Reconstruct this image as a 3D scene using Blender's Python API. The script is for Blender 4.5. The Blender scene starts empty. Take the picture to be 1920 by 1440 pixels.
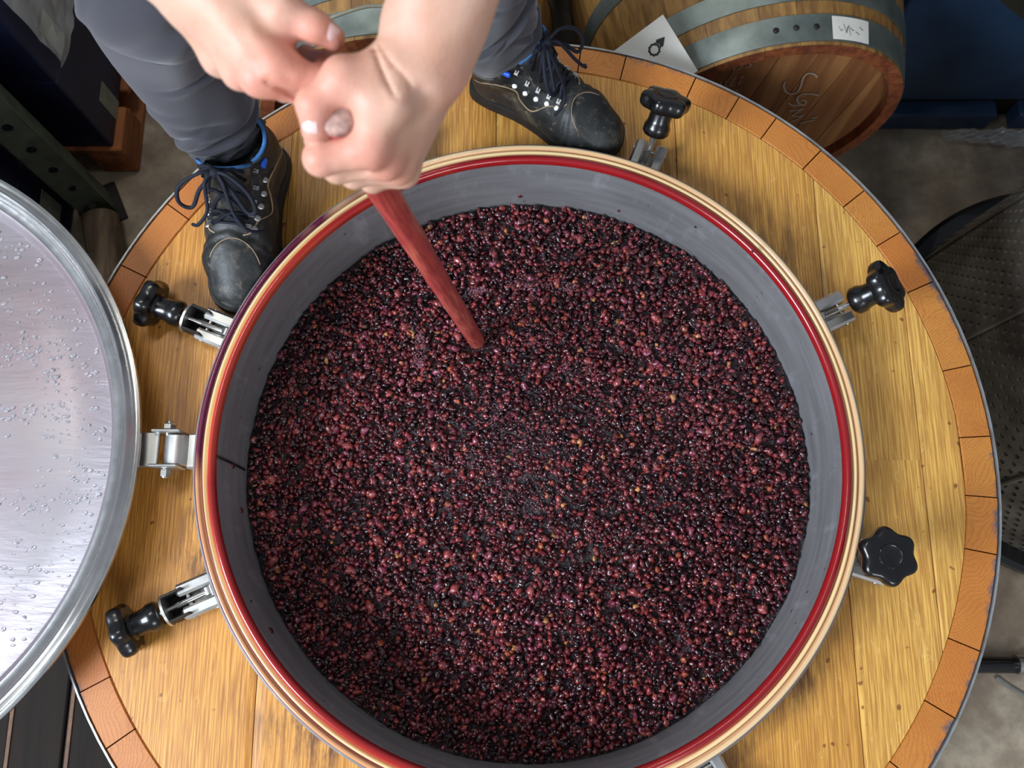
import bpy, bmesh, math, random
import numpy as np
from mathutils import Vector, Matrix
from mathutils.bvhtree import BVHTree
random.seed(5); RNG = np.random.default_rng(5)
PI = math.pi
SC = bpy.context.scene
COL = SC.collection
H = 0.78                                   # height of the vat head above the floor
# ------------------------------------------------------------ camera
cam_d = bpy.data.cameras.new('camera'); cam = bpy.data.objects.new('camera', cam_d); COL.objects.link(cam)
cam.location = (-.0033, -.2266, H + 1.4716); cam.rotation_euler = (.2387, .0076, .0003)
cam_d.sensor_width = 36; cam_d.lens = 36 * 1664.5 / 1920; cam_d.clip_start = .02
cam_d.dof.use_dof = True; cam_d.dof.focus_distance = 1.45; cam_d.dof.aperture_fstop = 5.6
SC.camera = cam
# ------------------------------------------------------------ world, lights, exposure
w = bpy.data.worlds.new('world'); SC.world = w; w.use_nodes = True
w.node_tree.nodes['Background'].inputs[0].default_value = (.80, .86, 1.0, 1)
w.node_tree.nodes['Background'].inputs[1].default_value = .32
def area(name, loc, target, sx, sy, power, color):
    l = bpy.data.lights.new(name, 'AREA'); l.shape = 'RECTANGLE'; l.size = sx; l.size_y = sy
    l.energy = power; l.color = color
    o = bpy.data.objects.new(name, l); COL.objects.link(o); o.location = loc
    o.rotation_euler = (Vector(target) - Vector(loc)).to_track_quat('-Z', 'Y').to_euler()
    return o
area('window_light', (-3.2, -1.6, 3.6), (0, 0, .8), 2.0, 1.5, 310, (.80, .89, 1.0))
area('south_fill', (1.2, -3.6, 3.2), (.2, 0, .8), 1.6, 1.2, 60, (.95, .97, 1.0))  # added soft fill from the south, no door stands behind it
area('ceiling_lamp', (-.9, 1.3, 4.2), (0, .2, .8), 1.5, .12, 32, (1.0, .97, .9))
SC.view_settings.view_transform = 'Standard'; SC.view_settings.look = 'None'
SC.view_settings.gamma = 1; SC.view_settings.use_curve_mapping = False
SC.view_settings.exposure = 0.0

# ------------------------------------------------------------ helpers
def rotm(rx, ry, rz):
    return np.array((Matrix.Rotation(rz, 3, 'Z') @ Matrix.Rotation(ry, 3, 'Y') @ Matrix.Rotation(rx, 3, 'X')))
CR = rotm(.2387, .0076, .0003); CC = np.array(cam.location)
def W(u, v, d):                            # survey helper: sight line through a photo point, at a distance along the view axis
    return CC + CR @ np.array([(u - 960) / 1664.5 * d, -(v - 720) / 1664.5 * d, -d])
def Pz(u, v, z):                           # the same sight line met at height z
    dd = CR @ np.array([(u - 960) / 1664.5, -(v - 720) / 1664.5, -1.]); return CC + dd * ((z - CC[2]) / dd[2])
def Pplane(u, v, c, n):
    dd = CR @ np.array([(u - 960) / 1664.5, -(v - 720) / 1664.5, -1.]); c = np.array(c); n = np.array(n)
    return CC + dd * (((c - CC) @ n) / (dd @ n))

class MB:
    def __init__(s): s.v = []; s.f = []
    def add(s, vs, fs):
        o = len(s.v); s.v += [tuple(map(float, p)) for p in vs]; s.f += [tuple(i + o for i in f) for f in fs]; return s
    def box(s, lo, hi, M=None, ch=0):
        x0, y0, z0 = lo; x1, y1, z1 = hi
        if ch:
            c = ch; P = []
            for z, k in ((z0, c), (z0 + c, 0), (z1 - c, 0), (z1, c)):
                P += [(x0 + k + c * (k == 0), y0 + k, z), (x1 - k - c * (k == 0), y0 + k, z), (x1 - k, y0 + k + c * (k == 0), z), (x1 - k, y1 - k - c * (k == 0), z),
                      (x1 - k - c * (k == 0), y1 - k, z), (x0 + k + c * (k == 0), y1 - k, z), (x0 + k, y1 - k - c * (k == 0), z), (x0 + k, y0 + k + c * (k == 0), z)]
            F = [tuple(range(7, -1, -1)), tuple(range(24, 32))]
            for r in range(3):
                for i in range(8): F.append((r * 8 + i, r * 8 + (i + 1) % 8, r * 8 + 8 + (i + 1) % 8, r * 8 + 8 + i))
        else:
            P = [(x0, y0, z0), (x1, y0, z0), (x1, y1, z0), (x0, y1, z0), (x0, y0, z1), (x1, y0, z1), (x1, y1, z1), (x0, y1, z1)]
            F = [(3, 2, 1, 0), (4, 5, 6, 7), (0, 1, 5, 4), (1, 2, 6, 5), (2, 3, 7, 6), (3, 0, 4, 7)]
        if M is not None: P = [tuple(M @ Vector(p)) for p in P]
        return s.add(P, F)
    def lathe(s, prof, n=64, M=None, closed=False, c=(0, 0)):
        P = []; F = []; m = len(prof)
        for i in range(n):
            a = 2 * PI * i / n; ca, sa = math.cos(a), math.sin(a)
            for r, z in prof: P.append((c[0] + r * ca, c[1] + r * sa, z))
        for i in range(n):
            j = (i + 1) % n
            for k in range(m if closed else m - 1):
                l = (k + 1) % m
                F.append((i * m + k, j * m + k, j * m + l, i * m + l))
        if not closed:
            if prof[0][0] > 1e-6: F.append(tuple(i * m for i in range(n - 1, -1, -1)))
            if prof[-1][0] > 1e-6: F.append(tuple(i * m + m - 1 for i in range(n)))
        if M is not None: P = [tuple(M @ Vector(p)) for p in P]
        return s.add(P, F)
    def tube(s, pts, r, n=8, flat=1.0, up=None, cap=True):
        pts = [Vector(p) for p in pts]; m = len(pts); P = []; F = []
        rr = r if hasattr(r, '__len__') else [r] * m
        nrm = None
        for i, p in enumerate(pts):
            t = (pts[min(i + 1, m - 1)] - pts[max(i - 1, 0)])
            t = t.normalized() if t.length > 1e-9 else Vector((0, 0, 1))
            if up is not None: nrm = Vector(up)
            elif nrm is None: nrm = Vector((0, 0, 1)) if abs(t.z) < .9 else Vector((1, 0, 0))
            nrm = (nrm - t * nrm.dot(t));
            nrm = nrm.normalized() if nrm.length > 1e-6 else t.orthogonal().normalized()
            b = t.cross(nrm)
            for k in range(n):
                a = 2 * PI * k / n
                P.append(p + (b * math.cos(a) + nrm * math.sin(a) * flat) * rr[i])
        for i in range(m - 1):
            for k in range(n): F.append((i * n + k, i * n + (k + 1) % n, (i + 1) * n + (k + 1) % n, (i + 1) * n + k))
        if cap: F.append(tuple(range(n - 1, -1, -1))); F.append(tuple((m - 1) * n + k for k in range(n)))
        return s.add(P, F)
    def prism(s, poly, z0, z1, M=None):
        n = len(poly); P = [(x, y, z0) for x, y in poly] + [(x, y, z1) for x, y in poly]
        F = [tuple(range(n - 1, -1, -1)), tuple(range(n, 2 * n))] + [(i, (i + 1) % n, n + (i + 1) % n, n + i) for i in range(n)]
        if M is not None: P = [tuple(M @ Vector(p)) for p in P]
        return s.add(P, F)
    def mesh(s, name, mat, smooth=False, angle=None):
        me = bpy.data.meshes.new(name); me.from_pydata(s.v, [], s.f)
        if mat: me.materials.append(mat)
        if smooth:
            me.polygons.foreach_set('use_smooth', [True] * len(me.polygons))
            if angle is not None:
                bm = bmesh.new(); bm.from_mesh(me)
                for e in bm.edges:
                    if len(e.link_faces) == 2 and e.calc_face_angle(0) > angle: e.smooth = False
                bm.to_mesh(me); bm.free()
        return me
    def build(s, name, mat, parent=None, smooth=False, angle=None):
        return link(name, s.mesh(name, mat, smooth, angle), parent)
def link(name, me, parent=None):
    o = bpy.data.objects.new(name, me); COL.objects.link(o)
    if parent is not None: o.parent = parent
    return o
def empty(name, loc=(0, 0, 0)):
    o = bpy.data.objects.new(name, None); COL.objects.link(o); o.location = loc; o.empty_display_size = .1; return o
def tag(o, label=None, cat=None, group=None, kind=None):
    if label: o['label'] = label
    if cat: o['category'] = cat
    if group: o['group'] = group
    if kind: o['kind'] = kind
    return o
def rebase(root):                          # children built in world space keep their place under a root with an offset
    for c in root.children: c.matrix_parent_inverse = Matrix.Translation(-Vector(root.location))
def smooth_line(pts, n=8):                 # Catmull-Rom
    pts = [np.array(p, float) for p in pts]; out = []
    for i in range(len(pts) - 1):
        p0, p1, p2, p3 = pts[max(i - 1, 0)], pts[i], pts[i + 1], pts[min(i + 2, len(pts) - 1)]
        for k in range(n):
            t = k / n
            out.append(.5 * ((2 * p1) + (-p0 + p2) * t + (2 * p0 - 5 * p1 + 4 * p2 - p3) * t * t + (-p0 + 3 * p1 - 3 * p2 + p3) * t ** 3))
    out.append(pts[-1]); return out

# ------------------------------------------------------------ materials
def srgb(r, g, b):
    f = lambda c: (c / 255 / 12.92) if c / 255 <= .04045 else ((c / 255 + .055) / 1.055) ** 2.4
    return (f(r), f(g), f(b), 1)
class NT:
    def __init__(s, name):
        s.m = bpy.data.materials.new(name); s.m.use_nodes = True; s.t = s.m.node_tree; s.n = s.t.nodes; s.l = s.t.links
        s.b = s.n['Principled BSDF']
    def node(s, typ, **kw):
        n = s.n.new(typ)
        for k, v in kw.items():
            if k.startswith('i_'):
                key = k[2:].replace('_', ' '); n.inputs[int(key) if key.isdigit() else key].default_value = v
            else: setattr(n, k, v)
        return n
    def link(s, a, b): s.l.new(a, b)
    def coords(s, scale=(1, 1, 1), rnd=0, kind='Object'):
        tc = s.node('ShaderNodeTexCoord'); mp = s.node('ShaderNodeMapping'); mp.inputs['Scale'].default_value = scale
        s.link(tc.outputs[kind], mp.inputs['Vector'])
        if rnd:
            oi = s.node('ShaderNodeObjectInfo'); mu = s.node('ShaderNodeMath', operation='MULTIPLY'); mu.inputs[1].default_value = rnd
            s.link(oi.outputs['Random'], mu.inputs[0]); cb = s.node('ShaderNodeCombineXYZ')
            for i in range(3): s.link(mu.outputs[0], cb.inputs[i])
            s.link(cb.outputs[0], mp.inputs['Location'])
        return mp.outputs[0]
    def noise(s, vec, scale, detail=4, rough=.55, dist=0):
        n = s.node('ShaderNodeTexNoise'); n.inputs['Scale'].default_value = scale; n.inputs['Detail'].default_value = detail
        n.inputs['Roughness'].default_value = rough; n.inputs['Distortion'].default_value = dist
        s.link(vec, n.inputs['Vector']); return n.outputs['Fac']
    def ramp(s, fac, stops, interp='LINEAR'):
        r = s.node('ShaderNodeValToRGB'); r.color_ramp.interpolation = interp; e = r.color_ramp.elements
        while len(e) < len(stops): e.new(.5)
        for el, (p, c) in zip(e, stops): el.position = p; el.color = c if len(c) == 4 else (*c, 1)
        s.link(fac, r.inputs['Fac']); return r.outputs['Color']
    def mix(s, fac, a, b, mode='MIX'):
        m = s.node('ShaderNodeMix', data_type='RGBA', blend_type=mode)
        for sock, val in ((m.inputs[0], fac), (m.inputs[6], a), (m.inputs[7], b)):
            if hasattr(val, 'is_output'): s.link(val, sock)
            else: sock.default_value = val
        return m.outputs[2]
    def math(s, op, a, b=0, clamp=False):
        m = s.node('ShaderNodeMath', operation=op, use_clamp=clamp)
        for sock, val in ((m.inputs[0], a), (m.inputs[1], b)):
            if hasattr(val, 'is_output'): s.link(val, sock)
            else: sock.default_value = val
        return m.outputs[0]
    def bump(s, h, strength=.3, dist=.002):
        b = s.node('ShaderNodeBump'); b.inputs['Strength'].default_value = strength; b.inputs['Distance'].default_value = dist
        s.link(h, b.inputs['Height']); s.link(b.outputs[0], s.b.inputs['Normal']); return b
    def base(s, c):
        if hasattr(c, 'is_output'): s.link(c, s.b.inputs['Base Color'])
        else: s.b.inputs['Base Color'].default_value = c
    def set(s, **kw):
        for k, v in kw.items():
            k = k.replace('_', ' ')
            if hasattr(v, 'is_output'): s.link(v, s.b.inputs[k])
            else: s.b.inputs[k].default_value = v
        return s
BW = [(0, (0, 0, 0)), (1, (1, 1, 1))]

def m_plain(name, col, rough=.5, metal=0, var=.12, scale=25, bump=.15, coat=0):
    s = NT(name); v = s.coords(); n = s.noise(v, scale, 5)
    c2 = tuple(max(0, x * (1 - var * 2.2)) for x in col[:3]) + (1,); c1 = tuple(min(1, x * (1 + var)) for x in col[:3]) + (1,)
    s.base(s.ramp(n, [(.3, c2), (.7, c1)])); s.set(Roughness=rough, Metallic=metal, Coat_Weight=coat)
    if bump: s.bump(s.noise(v, scale * 8, 3), bump, .001)
    return s.m
def m_steel(name, col=(.62, .62, .60, 1), rough=.3, brush=(1, 1, 1)):
    s = NT(name); v = s.coords(brush); n = s.noise(v, 40, 5); k = s.noise(v, 7, 3)
    s.base(s.mix(s.ramp(k, [(.35, (0, 0, 0)), (.7, (1, 1, 1))]), tuple(c * .72 for c in col[:3]) + (1,), col))
    r = s.node('ShaderNodeMapRange'); s.link(n, r.inputs[0]); r.inputs[3].default_value = rough * .75; r.inputs[4].default_value = rough * 1.35
    s.set(Roughness=r.outputs[0], Metallic=1.0); s.bump(n, .06, .001); return s.m
# vat head: honey oak, grain along Y, cathedral arcs, brown-purple wine marks near the manhole
def m_oak_head():
    s = NT('oak_head'); v = s.coords((1, .06, 1), rnd=7.0)
    d = s.noise(v, 3.0, 3, .5)
    tc = s.node('ShaderNodeSeparateXYZ'); s.link(v, tc.inputs[0])
    oi0 = s.node('ShaderNodeObjectInfo'); a = s.math('ADD', s.math('MULTIPLY', tc.outputs[0], 1.0), s.math('MULTIPLY', d, s.math('ADD', .12, s.math('MULTIPLY', oi0.outputs['Random'], .4))))
    ring = s.math('FRACT', s.math('MULTIPLY', a, 150))
    ringc = s.ramp(ring, [(0, (.0, .0, .0)), (.25, (.75, .75, .75)), (.75, (1, 1, 1)), (1, (.05, .05, .05))])
    fine = s.noise(s.coords((1, .03, 1), rnd=3.0), 420, 3, .6)
    blot = s.noise(s.coords((1, .6, 1)), 5, 4)
    c = s.mix(blot, srgb(212, 156, 68), srgb(234, 190, 102))
    oi = s.node('ShaderNodeObjectInfo')
    c = s.mix(s.math('MULTIPLY', oi.outputs['Random'], .45), c, srgb(205, 140, 60))
    c = s.mix(s.math('MULTIPLY', s.math('SUBTRACT', 1, ringc), .5), c, srgb(160, 98, 38))
    c = s.mix(s.ramp(fine, [(.42, (.6, .6, .6)), (.58, (0, 0, 0))]), c, srgb(150, 92, 38))
    # ray flecks
    fl = s.noise(s.coords((1, .35, 1), rnd=2.0), 38, 2, .4, 1.6)
    c = s.mix(s.ramp(fl, [(.66, (0, 0, 0)), (.69, (.22, .22, .22)), (.72, (0, 0, 0))]), c, srgb(240, 205, 130))
    # small nail marks and dark wine stains held by the grain close to the manhole
    tp = s.node('ShaderNodeTexCoord'); ln = s.node('ShaderNodeVectorMath', operation='LENGTH')
    off = s.node('ShaderNodeVectorMath', operation='MULTIPLY'); off.inputs[1].default_value = (1, 1, 0)
    s.link(tp.outputs['Object'], off.inputs[0]); s.link(off.outputs[0], ln.inputs[0])
    near = s.node('ShaderNodeMapRange'); s.link(ln.outputs['Value'], near.inputs[0])
    near.inputs[1].default_value = .62; near.inputs[2].default_value = .535
    st = s.noise(s.coords((1, .16, 1)), 60, 5, .7); pat = s.noise(s.coords(), 4.2, 2)
    f = s.math('MULTIPLY', near.outputs[0], s.math('MULTIPLY', s.ramp(st, [(.44, (0, 0, 0)), (.6, (1, 1, 1))]), s.ramp(pat, [(.47, (0, 0, 0)), (.56, (1, 1, 1))])), True)
    c = s.mix(f, c, srgb(70, 34, 30))
    sp = s.noise(s.coords(), 55, 1, .3)
    c = s.mix(s.ramp(sp, [(.74, (0, 0, 0)), (.78, (.8, .8, .8))]), c, srgb(110, 62, 30))
    for cx_, cy_, rr_ in ((.425, .375, .115), (.525, .165, .06), (.43, -.345, .05), (-.50, .23, .05)):
        mp = s.node('ShaderNodeMapping'); mp.inputs['Location'].default_value = (-cx_, -cy_, 0); tq = s.node('ShaderNodeTexCoord'); s.link(tq.outputs['Object'], mp.inputs['Vector'])
        ml = s.node('ShaderNodeVectorMath', operation='MULTIPLY'); ml.inputs[1].default_value = (1, .8, 0); s.link(mp.outputs[0], ml.inputs[0])
        l2 = s.node('ShaderNodeVectorMath', operation='LENGTH'); s.link(ml.outputs[0], l2.inputs[0])
        mr = s.node('ShaderNodeMapRange'); s.link(l2.outputs['Value'], mr.inputs[0]); mr.inputs[1].default_value = rr_; mr.inputs[2].default_value = 0
        c = s.mix(s.math('MULTIPLY', mr.outputs[0], s.ramp(st, [(.40, (0, 0, 0)), (.6, (1, 1, 1))]), True), c, srgb(62, 34, 28))
    c = s.mix(1.0, c, oi.outputs['Color'], 'MULTIPLY')
    s.base(c); s.set(Roughness=.42, Coat_Weight=.12, Coat_Roughness=.3)
    s.bump(s.math('ADD', ringc, fine), .12, .0006); return s.m
def m_end_grain():
    s = NT('oak_end_grain'); v = s.coords((1, 1, 1), rnd=5.0)
    vor = s.noise(v, 9, 2, .4)
    sx = s.node('ShaderNodeSeparateXYZ'); s.link(v, sx.inputs[0])
    oi = s.node('ShaderNodeObjectInfo')
    ang = s.node('ShaderNodeVectorRotate', rotation_type='Z_AXIS'); s.link(v, ang.inputs['Vector']); s.link(s.math('MULTIPLY', oi.outputs['Random'], 6.2), ang.inputs['Angle'])
    sr = s.node('ShaderNodeSeparateXYZ'); s.link(ang.outputs[0], sr.inputs[0])
    r = s.math('FRACT', s.math('MULTIPLY', s.math('ADD', sr.outputs[0], s.math('MULTIPLY', vor, .12)), 170))
    rc = s.ramp(r, [(0, (1, 1, 1)), (.3, (0, 0, 0)), (.8, (0, 0, 0)), (1, (1, 1, 1))])
    blot = s.noise(v, 14, 4)
    c = s.mix(blot, srgb(176, 104, 42), srgb(214, 148, 70))
    c = s.mix(s.math('MULTIPLY', oi.outputs['Random'], .5), c, srgb(186, 98, 36))
    c = s.mix(s.math('MULTIPLY', rc, .3), c, srgb(140, 76, 30))
    fine = s.noise(v, 500, 2); c = s.mix(s.ramp(fine, [(.35, (.35, .35, .35)), (.5, (0, 0, 0))]), c, srgb(130, 70, 30))
    tp = s.node('ShaderNodeTexCoord'); off = s.node('ShaderNodeVectorMath', operation='MULTIPLY'); off.inputs[1].default_value = (1, 1, 0)
    ln = s.node('ShaderNodeVectorMath', operation='LENGTH'); s.link(tp.outputs['Object'], off.inputs[0]); s.link(off.outputs[0], ln.inputs[0])
    wob = s.noise(s.coords(), 30, 5, .7); big = s.noise(s.coords(), 2.6, 2)
    edge = s.node('ShaderNodeMapRange'); s.link(s.math('ADD', ln.outputs['Value'], s.math('MULTIPLY', s.math('ADD', wob, big), .055)), edge.inputs[0])
    edge.inputs[1].default_value = .842; edge.inputs[2].default_value = .852
    c = s.mix(edge.outputs[0], c, srgb(96, 84, 92))
    c = s.mix(1.0, c, oi.outputs['Color'], 'MULTIPLY')
    s.base(c); s.set(Roughness=.45, Coat_Weight=.1); s.bump(s.math('ADD', rc, fine), .1, .0006); return s.m
def m_grain(name, c1, c2, c3, axis='Y', rough=.6, scale=60, sat=1):
    s = NT(name); sc = {'X': (.06, 1, 1), 'Y': (1, .06, 1), 'Z': (1, 1, .06)}[axis]
    v = s.coords(sc, rnd=6.0); n = s.noise(v, scale, 5, .6); b = s.noise(s.coords(), 6, 4)
    c = s.mix(b, c1, c2); c = s.mix(s.ramp(n, [(.4, (.75, .75, .75)), (.6, (0, 0, 0))]), c, c3)
    oi = s.node('ShaderNodeObjectInfo'); c = s.mix(s.math('MULTIPLY', oi.outputs['Random'], .35), c, c3)
    s.base(c); s.set(Roughness=rough); s.bump(n, .2, .001); return s.m
# gasket: silicone ring in cream, stained with wine in wandering concentric bands
def m_gasket():
    s = NT('stained_gasket'); tp = s.node('ShaderNodeTexCoord')
    sub = s.node('ShaderNodeVectorMath', operation='SUBTRACT'); sub.inputs[1].default_value = (.0122, .0081, 0)
    s.link(tp.outputs['Object'], sub.inputs[0]); mul = s.node('ShaderNodeVectorMath', operation='MULTIPLY'); mul.inputs[1].default_value = (1, 1, 0)
    s.link(sub.outputs[0], mul.inputs[0]); ln = s.node('ShaderNodeVectorMath', operation='LENGTH'); s.link(mul.outputs[0], ln.inputs[0])
    r = s.math('MULTIPLY', s.math('SUBTRACT', ln.outputs['Value'], .4973), 1 / .0355)       # 0 inner .. 1 outer
    nz = s.noise(s.coords(), 1.6, 3, .5)
    r = s.math('ADD', r, s.math('MULTIPLY', s.math('SUBTRACT', nz, .5), .16))
    red = srgb(150, 22, 26); redb = srgb(196, 66, 42); cream = srgb(234, 205, 150); tan = srgb(206, 150, 100); pur = srgb(88, 24, 48)
    A = s.ramp(r, [(0, red), (.36, srgb(130, 12, 20)), (.44, redb), (.48, cream), (.60, cream), (.64, srgb(120, 40, 40)), (.68, tan), (.9, srgb(232, 205, 160)), (1, srgb(214, 150, 110))])
    B = s.ramp(r, [(0, srgb(190, 70, 45)), (.18, srgb(150, 30, 26)), (.34, redb), (.42, cream), (.58, cream), (.62, pur), (.70, pur), (.97, srgb(100, 34, 60)), (1, tan)])
    sx = s.node('ShaderNodeSeparateXYZ'); s.link(sub.outputs[0], sx.inputs[0])
    n2 = s.noise(s.coords(), 3.3, 3, .6)
    side = s.math('SUBTRACT', s.math('MULTIPLY', n2, 1.3), s.math('MULTIPLY', sx.outputs[0], 1.1))
    side = s.math('SUBTRACT', side, s.math('MULTIPLY', sx.outputs[1], .5))
    c = s.mix(s.ramp(side, [(.68, (0, 0, 0)), (.86, (1, 1, 1))]), A, B)
    C3 = s.ramp(r, [(0, red), (.30, srgb(150, 30, 24)), (.40, redb), (.45, cream), (.58, cream), (.61, srgb(120, 50, 50)), (.66, pur), (.70, srgb(200, 140, 96)), (.90, srgb(206, 150, 104)), (.95, pur), (1, pur)])
    low = s.math('ADD', s.math('MULTIPLY', sx.outputs[1], -1.6), s.math('MULTIPLY', n2, .8))
    c = s.mix(s.math('MULTIPLY', s.ramp(side, [(.6, (0, 0, 0)), (.75, (1, 1, 1))]), s.ramp(low, [(.42, (0, 0, 0)), (.55, (1, 1, 1))])), c, C3)
    s.base(c); s.set(Roughness=.22, Coat_Weight=.5, Coat_Roughness=.08); s.bump(s.noise(s.coords(), 60, 3), .08, .001); return s.m
def m_skin():
    s = NT('skin'); v = s.coords(); a = s.node('ShaderNodeAttribute', attribute_name='flush')
    n = s.noise(v, 26, 4); n2 = s.noise(v, 90, 3)
    c = s.mix(n, srgb(196, 148, 120), srgb(212, 176, 158))
    c = s.mix(s.math('MULTIPLY', s.ramp(n2, [(.5, (0, 0, 0)), (.75, (1, 1, 1))]), .25), c, srgb(200, 120, 96))
    c = s.mix(s.math('MULTIPLY', a.outputs['Fac'], .42), c, srgb(216, 120, 104))
    s.base(c); s.set(Roughness=.5, Subsurface_Weight=.18, Subsurface_Radius=(.012, .004, .002), Subsurface_Scale=1.0, Specular_IOR_Level=.4)
    s.bump(s.math('ADD', s.noise(v, 420, 3), s.math('MULTIPLY', s.noise(v, 70, 4), 2.0)), .22, .0014); return s.m
def m_attr(name, rough=.22, coat=.5, bscale=190, bst=.75):
    s = NT(name); a = s.node('ShaderNodeAttribute', attribute_name='tint'); n = s.noise(s.coords(), 160, 3)
    c = s.mix(s.ramp(n, [(.35, (.55, .55, .55)), (.6, (0, 0, 0))]), a.outputs['Color'], srgb(30, 6, 12))
    s.base(c); s.set(Roughness=rough, Coat_Weight=coat, Coat_Roughness=.06); s.bump(s.noise(s.coords(), bscale, 2), bst, .0022); return s.m
def m_floor():
    s = NT('concrete'); v = s.coords(); n = s.noise(v, 3.2, 8, .62); n2 = s.noise(v, 14, 6, .65); n3 = s.noise(v, 1.1, 3)
    c = s.ramp(n, [(.3, srgb(92, 80, 64)), (.5, srgb(160, 146, 124)), (.68, srgb(206, 198, 176))])
    c = s.mix(s.ramp(n2, [(.42, (.45, .45, .45)), (.6, (0, 0, 0))]), c, srgb(60, 50, 40))
    c = s.mix(s.math('MULTIPLY', n3, .5), c, srgb(170, 152, 130))
    s.base(c); s.set(Roughness=s.ramp(n2, [(.3, (.35, .35, .35)), (.7, (.7, .7, .7))])); s.bump(n2, .2, .003); return s.m

M = {}
M['head'] = m_oak_head(); M['end'] = m_end_grain(); M['gasket'] = m_gasket(); M['skin'] = m_skin()
M['vat_side'] = m_grain('vat_side_oak', srgb(150, 98, 48), srgb(182, 126, 66), srgb(96, 58, 28), 'Z')
M['steel'] = m_steel('brushed_steel', (.66, .66, .63, 1), .28)
M['steel_cast'] = m_steel('satin_steel', (.70, .70, .67, 1), .38)
M['zinc'] = m_plain('galvanised_hoop', srgb(128, 138, 132), .5, .75, .2, 14, .1)
M['hoop_edge'] = m_plain('hoop_edge', srgb(190, 196, 196), .4, .8, .15, 30)
M['dark_steel'] = m_plain('dark_rusty_steel', srgb(48, 44, 40), .55, .5, .3, 20)
M['black'] = m_plain('black_plastic', srgb(12, 12, 13), .28, 0, .2, 20, .05, .3)
def m_pole():
    s = NT('wine_stained_wood'); v = s.coords((1, 1, .22)); n = s.noise(v, 34, 5, .65); f = s.noise(s.coords((1, 1, .05)), 260, 3); g = s.noise(s.coords(), 5, 2)
    c = s.ramp(n, [(.3, srgb(150, 44, 40)), (.5, srgb(192, 78, 62)), (.7, srgb(222, 128, 96))]); c = s.mix(s.math('MULTIPLY', g, .5), c, srgb(180, 70, 82))
    c = s.mix(s.ramp(f, [(.4, (.5, .5, .5)), (.55, (0, 0, 0))]), c, srgb(120, 34, 38)); s.base(c); s.set(Roughness=.42, Coat_Weight=.15); s.bump(f, .25, .0008); return s.m
M['pole'] = m_pole()
M['boot'] = None
M['floor'] = m_floor()
def m_neck():
    s = NT('neck_steel'); v = s.coords((1, 1, 8)); n = s.noise(v, 6, 5); z = s.noise(s.coords((1, 1, .3)), 40, 4)
    c = s.ramp(n, [(.3, srgb(120, 119, 120)), (.7, srgb(142, 141, 143))]); c = s.mix(s.ramp(z, [(.58, (0, 0, 0)), (.75, (.35, .35, .35))]), c, srgb(180, 180, 184))
    sp = s.noise(s.coords(), 60, 1); c = s.mix(s.ramp(sp, [(.76, (0, 0, 0)), (.78, (.9, .9, .9))]), c, srgb(50, 24, 26))
    s.base(c); s.set(Metallic=.35, Roughness=.42); s.bump(n, .05, .001); return s.m
M['neck'] = m_neck()
def m_boot():
    s = NT('black_leather'); v = s.coords(); n = s.noise(v, 22, 6, .65); n2 = s.noise(v, 80, 4, .6)
    c = s.ramp(n, [(.35, srgb(20, 22, 23)), (.55, srgb(34, 36, 36)), (.72, srgb(86, 82, 68))])
    c = s.mix(s.ramp(n2, [(.6, (0, 0, 0)), (.74, (.5, .5, .5))]), c, srgb(120, 112, 92))
    s.base(c); s.set(Roughness=.5); s.bump(s.math('ADD', n2, n), .35, .002); return s.m
M['boot'] = m_boot()
M['sole'] = m_plain('boot_sole_rubber', srgb(26, 25, 24), .65, 0, .3, 30, .3)
M['lace'] = m_plain('navy_lace', srgb(16, 22, 40), .8, 0, .25, 60, .4)
M['blue'] = m_plain('bright_blue_lining', srgb(58, 112, 170), .85, 0, .12, 60, .4)
M['blue2'] = m_plain('blue_tab', srgb(34, 100, 225), .5, 0, .1, 60, .1)
M['tan'] = m_plain('tan_stitching', srgb(150, 130, 104), .7, 0, .2, 60, .3)
def m_cloth(name, c1, c2):
    s = NT(name); v = s.coords(); n = s.noise(v, 5, 4); wv = s.noise(v, 700, 2)
    c = s.mix(n, c1, c2); c = s.mix(s.ramp(wv, [(.4, (.35, .35, .35)), (.6, (0, 0, 0))]), c, tuple(x * .6 for x in c1[:3]) + (1,))
    s.base(c); s.set(Roughness=.85, Sheen_Weight=.25); s.bump(wv, .25, .0008); return s.m
M['trouser'] = m_cloth('grey_trouser_cloth', srgb(48, 48, 53), srgb(63, 64, 75))
M['shirt'] = m_cloth('dark_shirt_cloth', srgb(40, 44, 56), srgb(52, 56, 70))
M['nail'] = m_plain('fingernail', srgb(236, 200, 196), .3, 0, .04, 60, 0, .3)
M['berry'] = m_attr('grape_skin')
M['hair'] = m_plain('brown_hair', srgb(60, 42, 28), .6, 0, .3, 120, .6)

# ------------------------------------------------------------ floor
fm = MB(); fm.box((-4, -4, -.05), (4, 5, 0)); tag(fm.build('floor', M['floor']), kind='structure')

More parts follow.
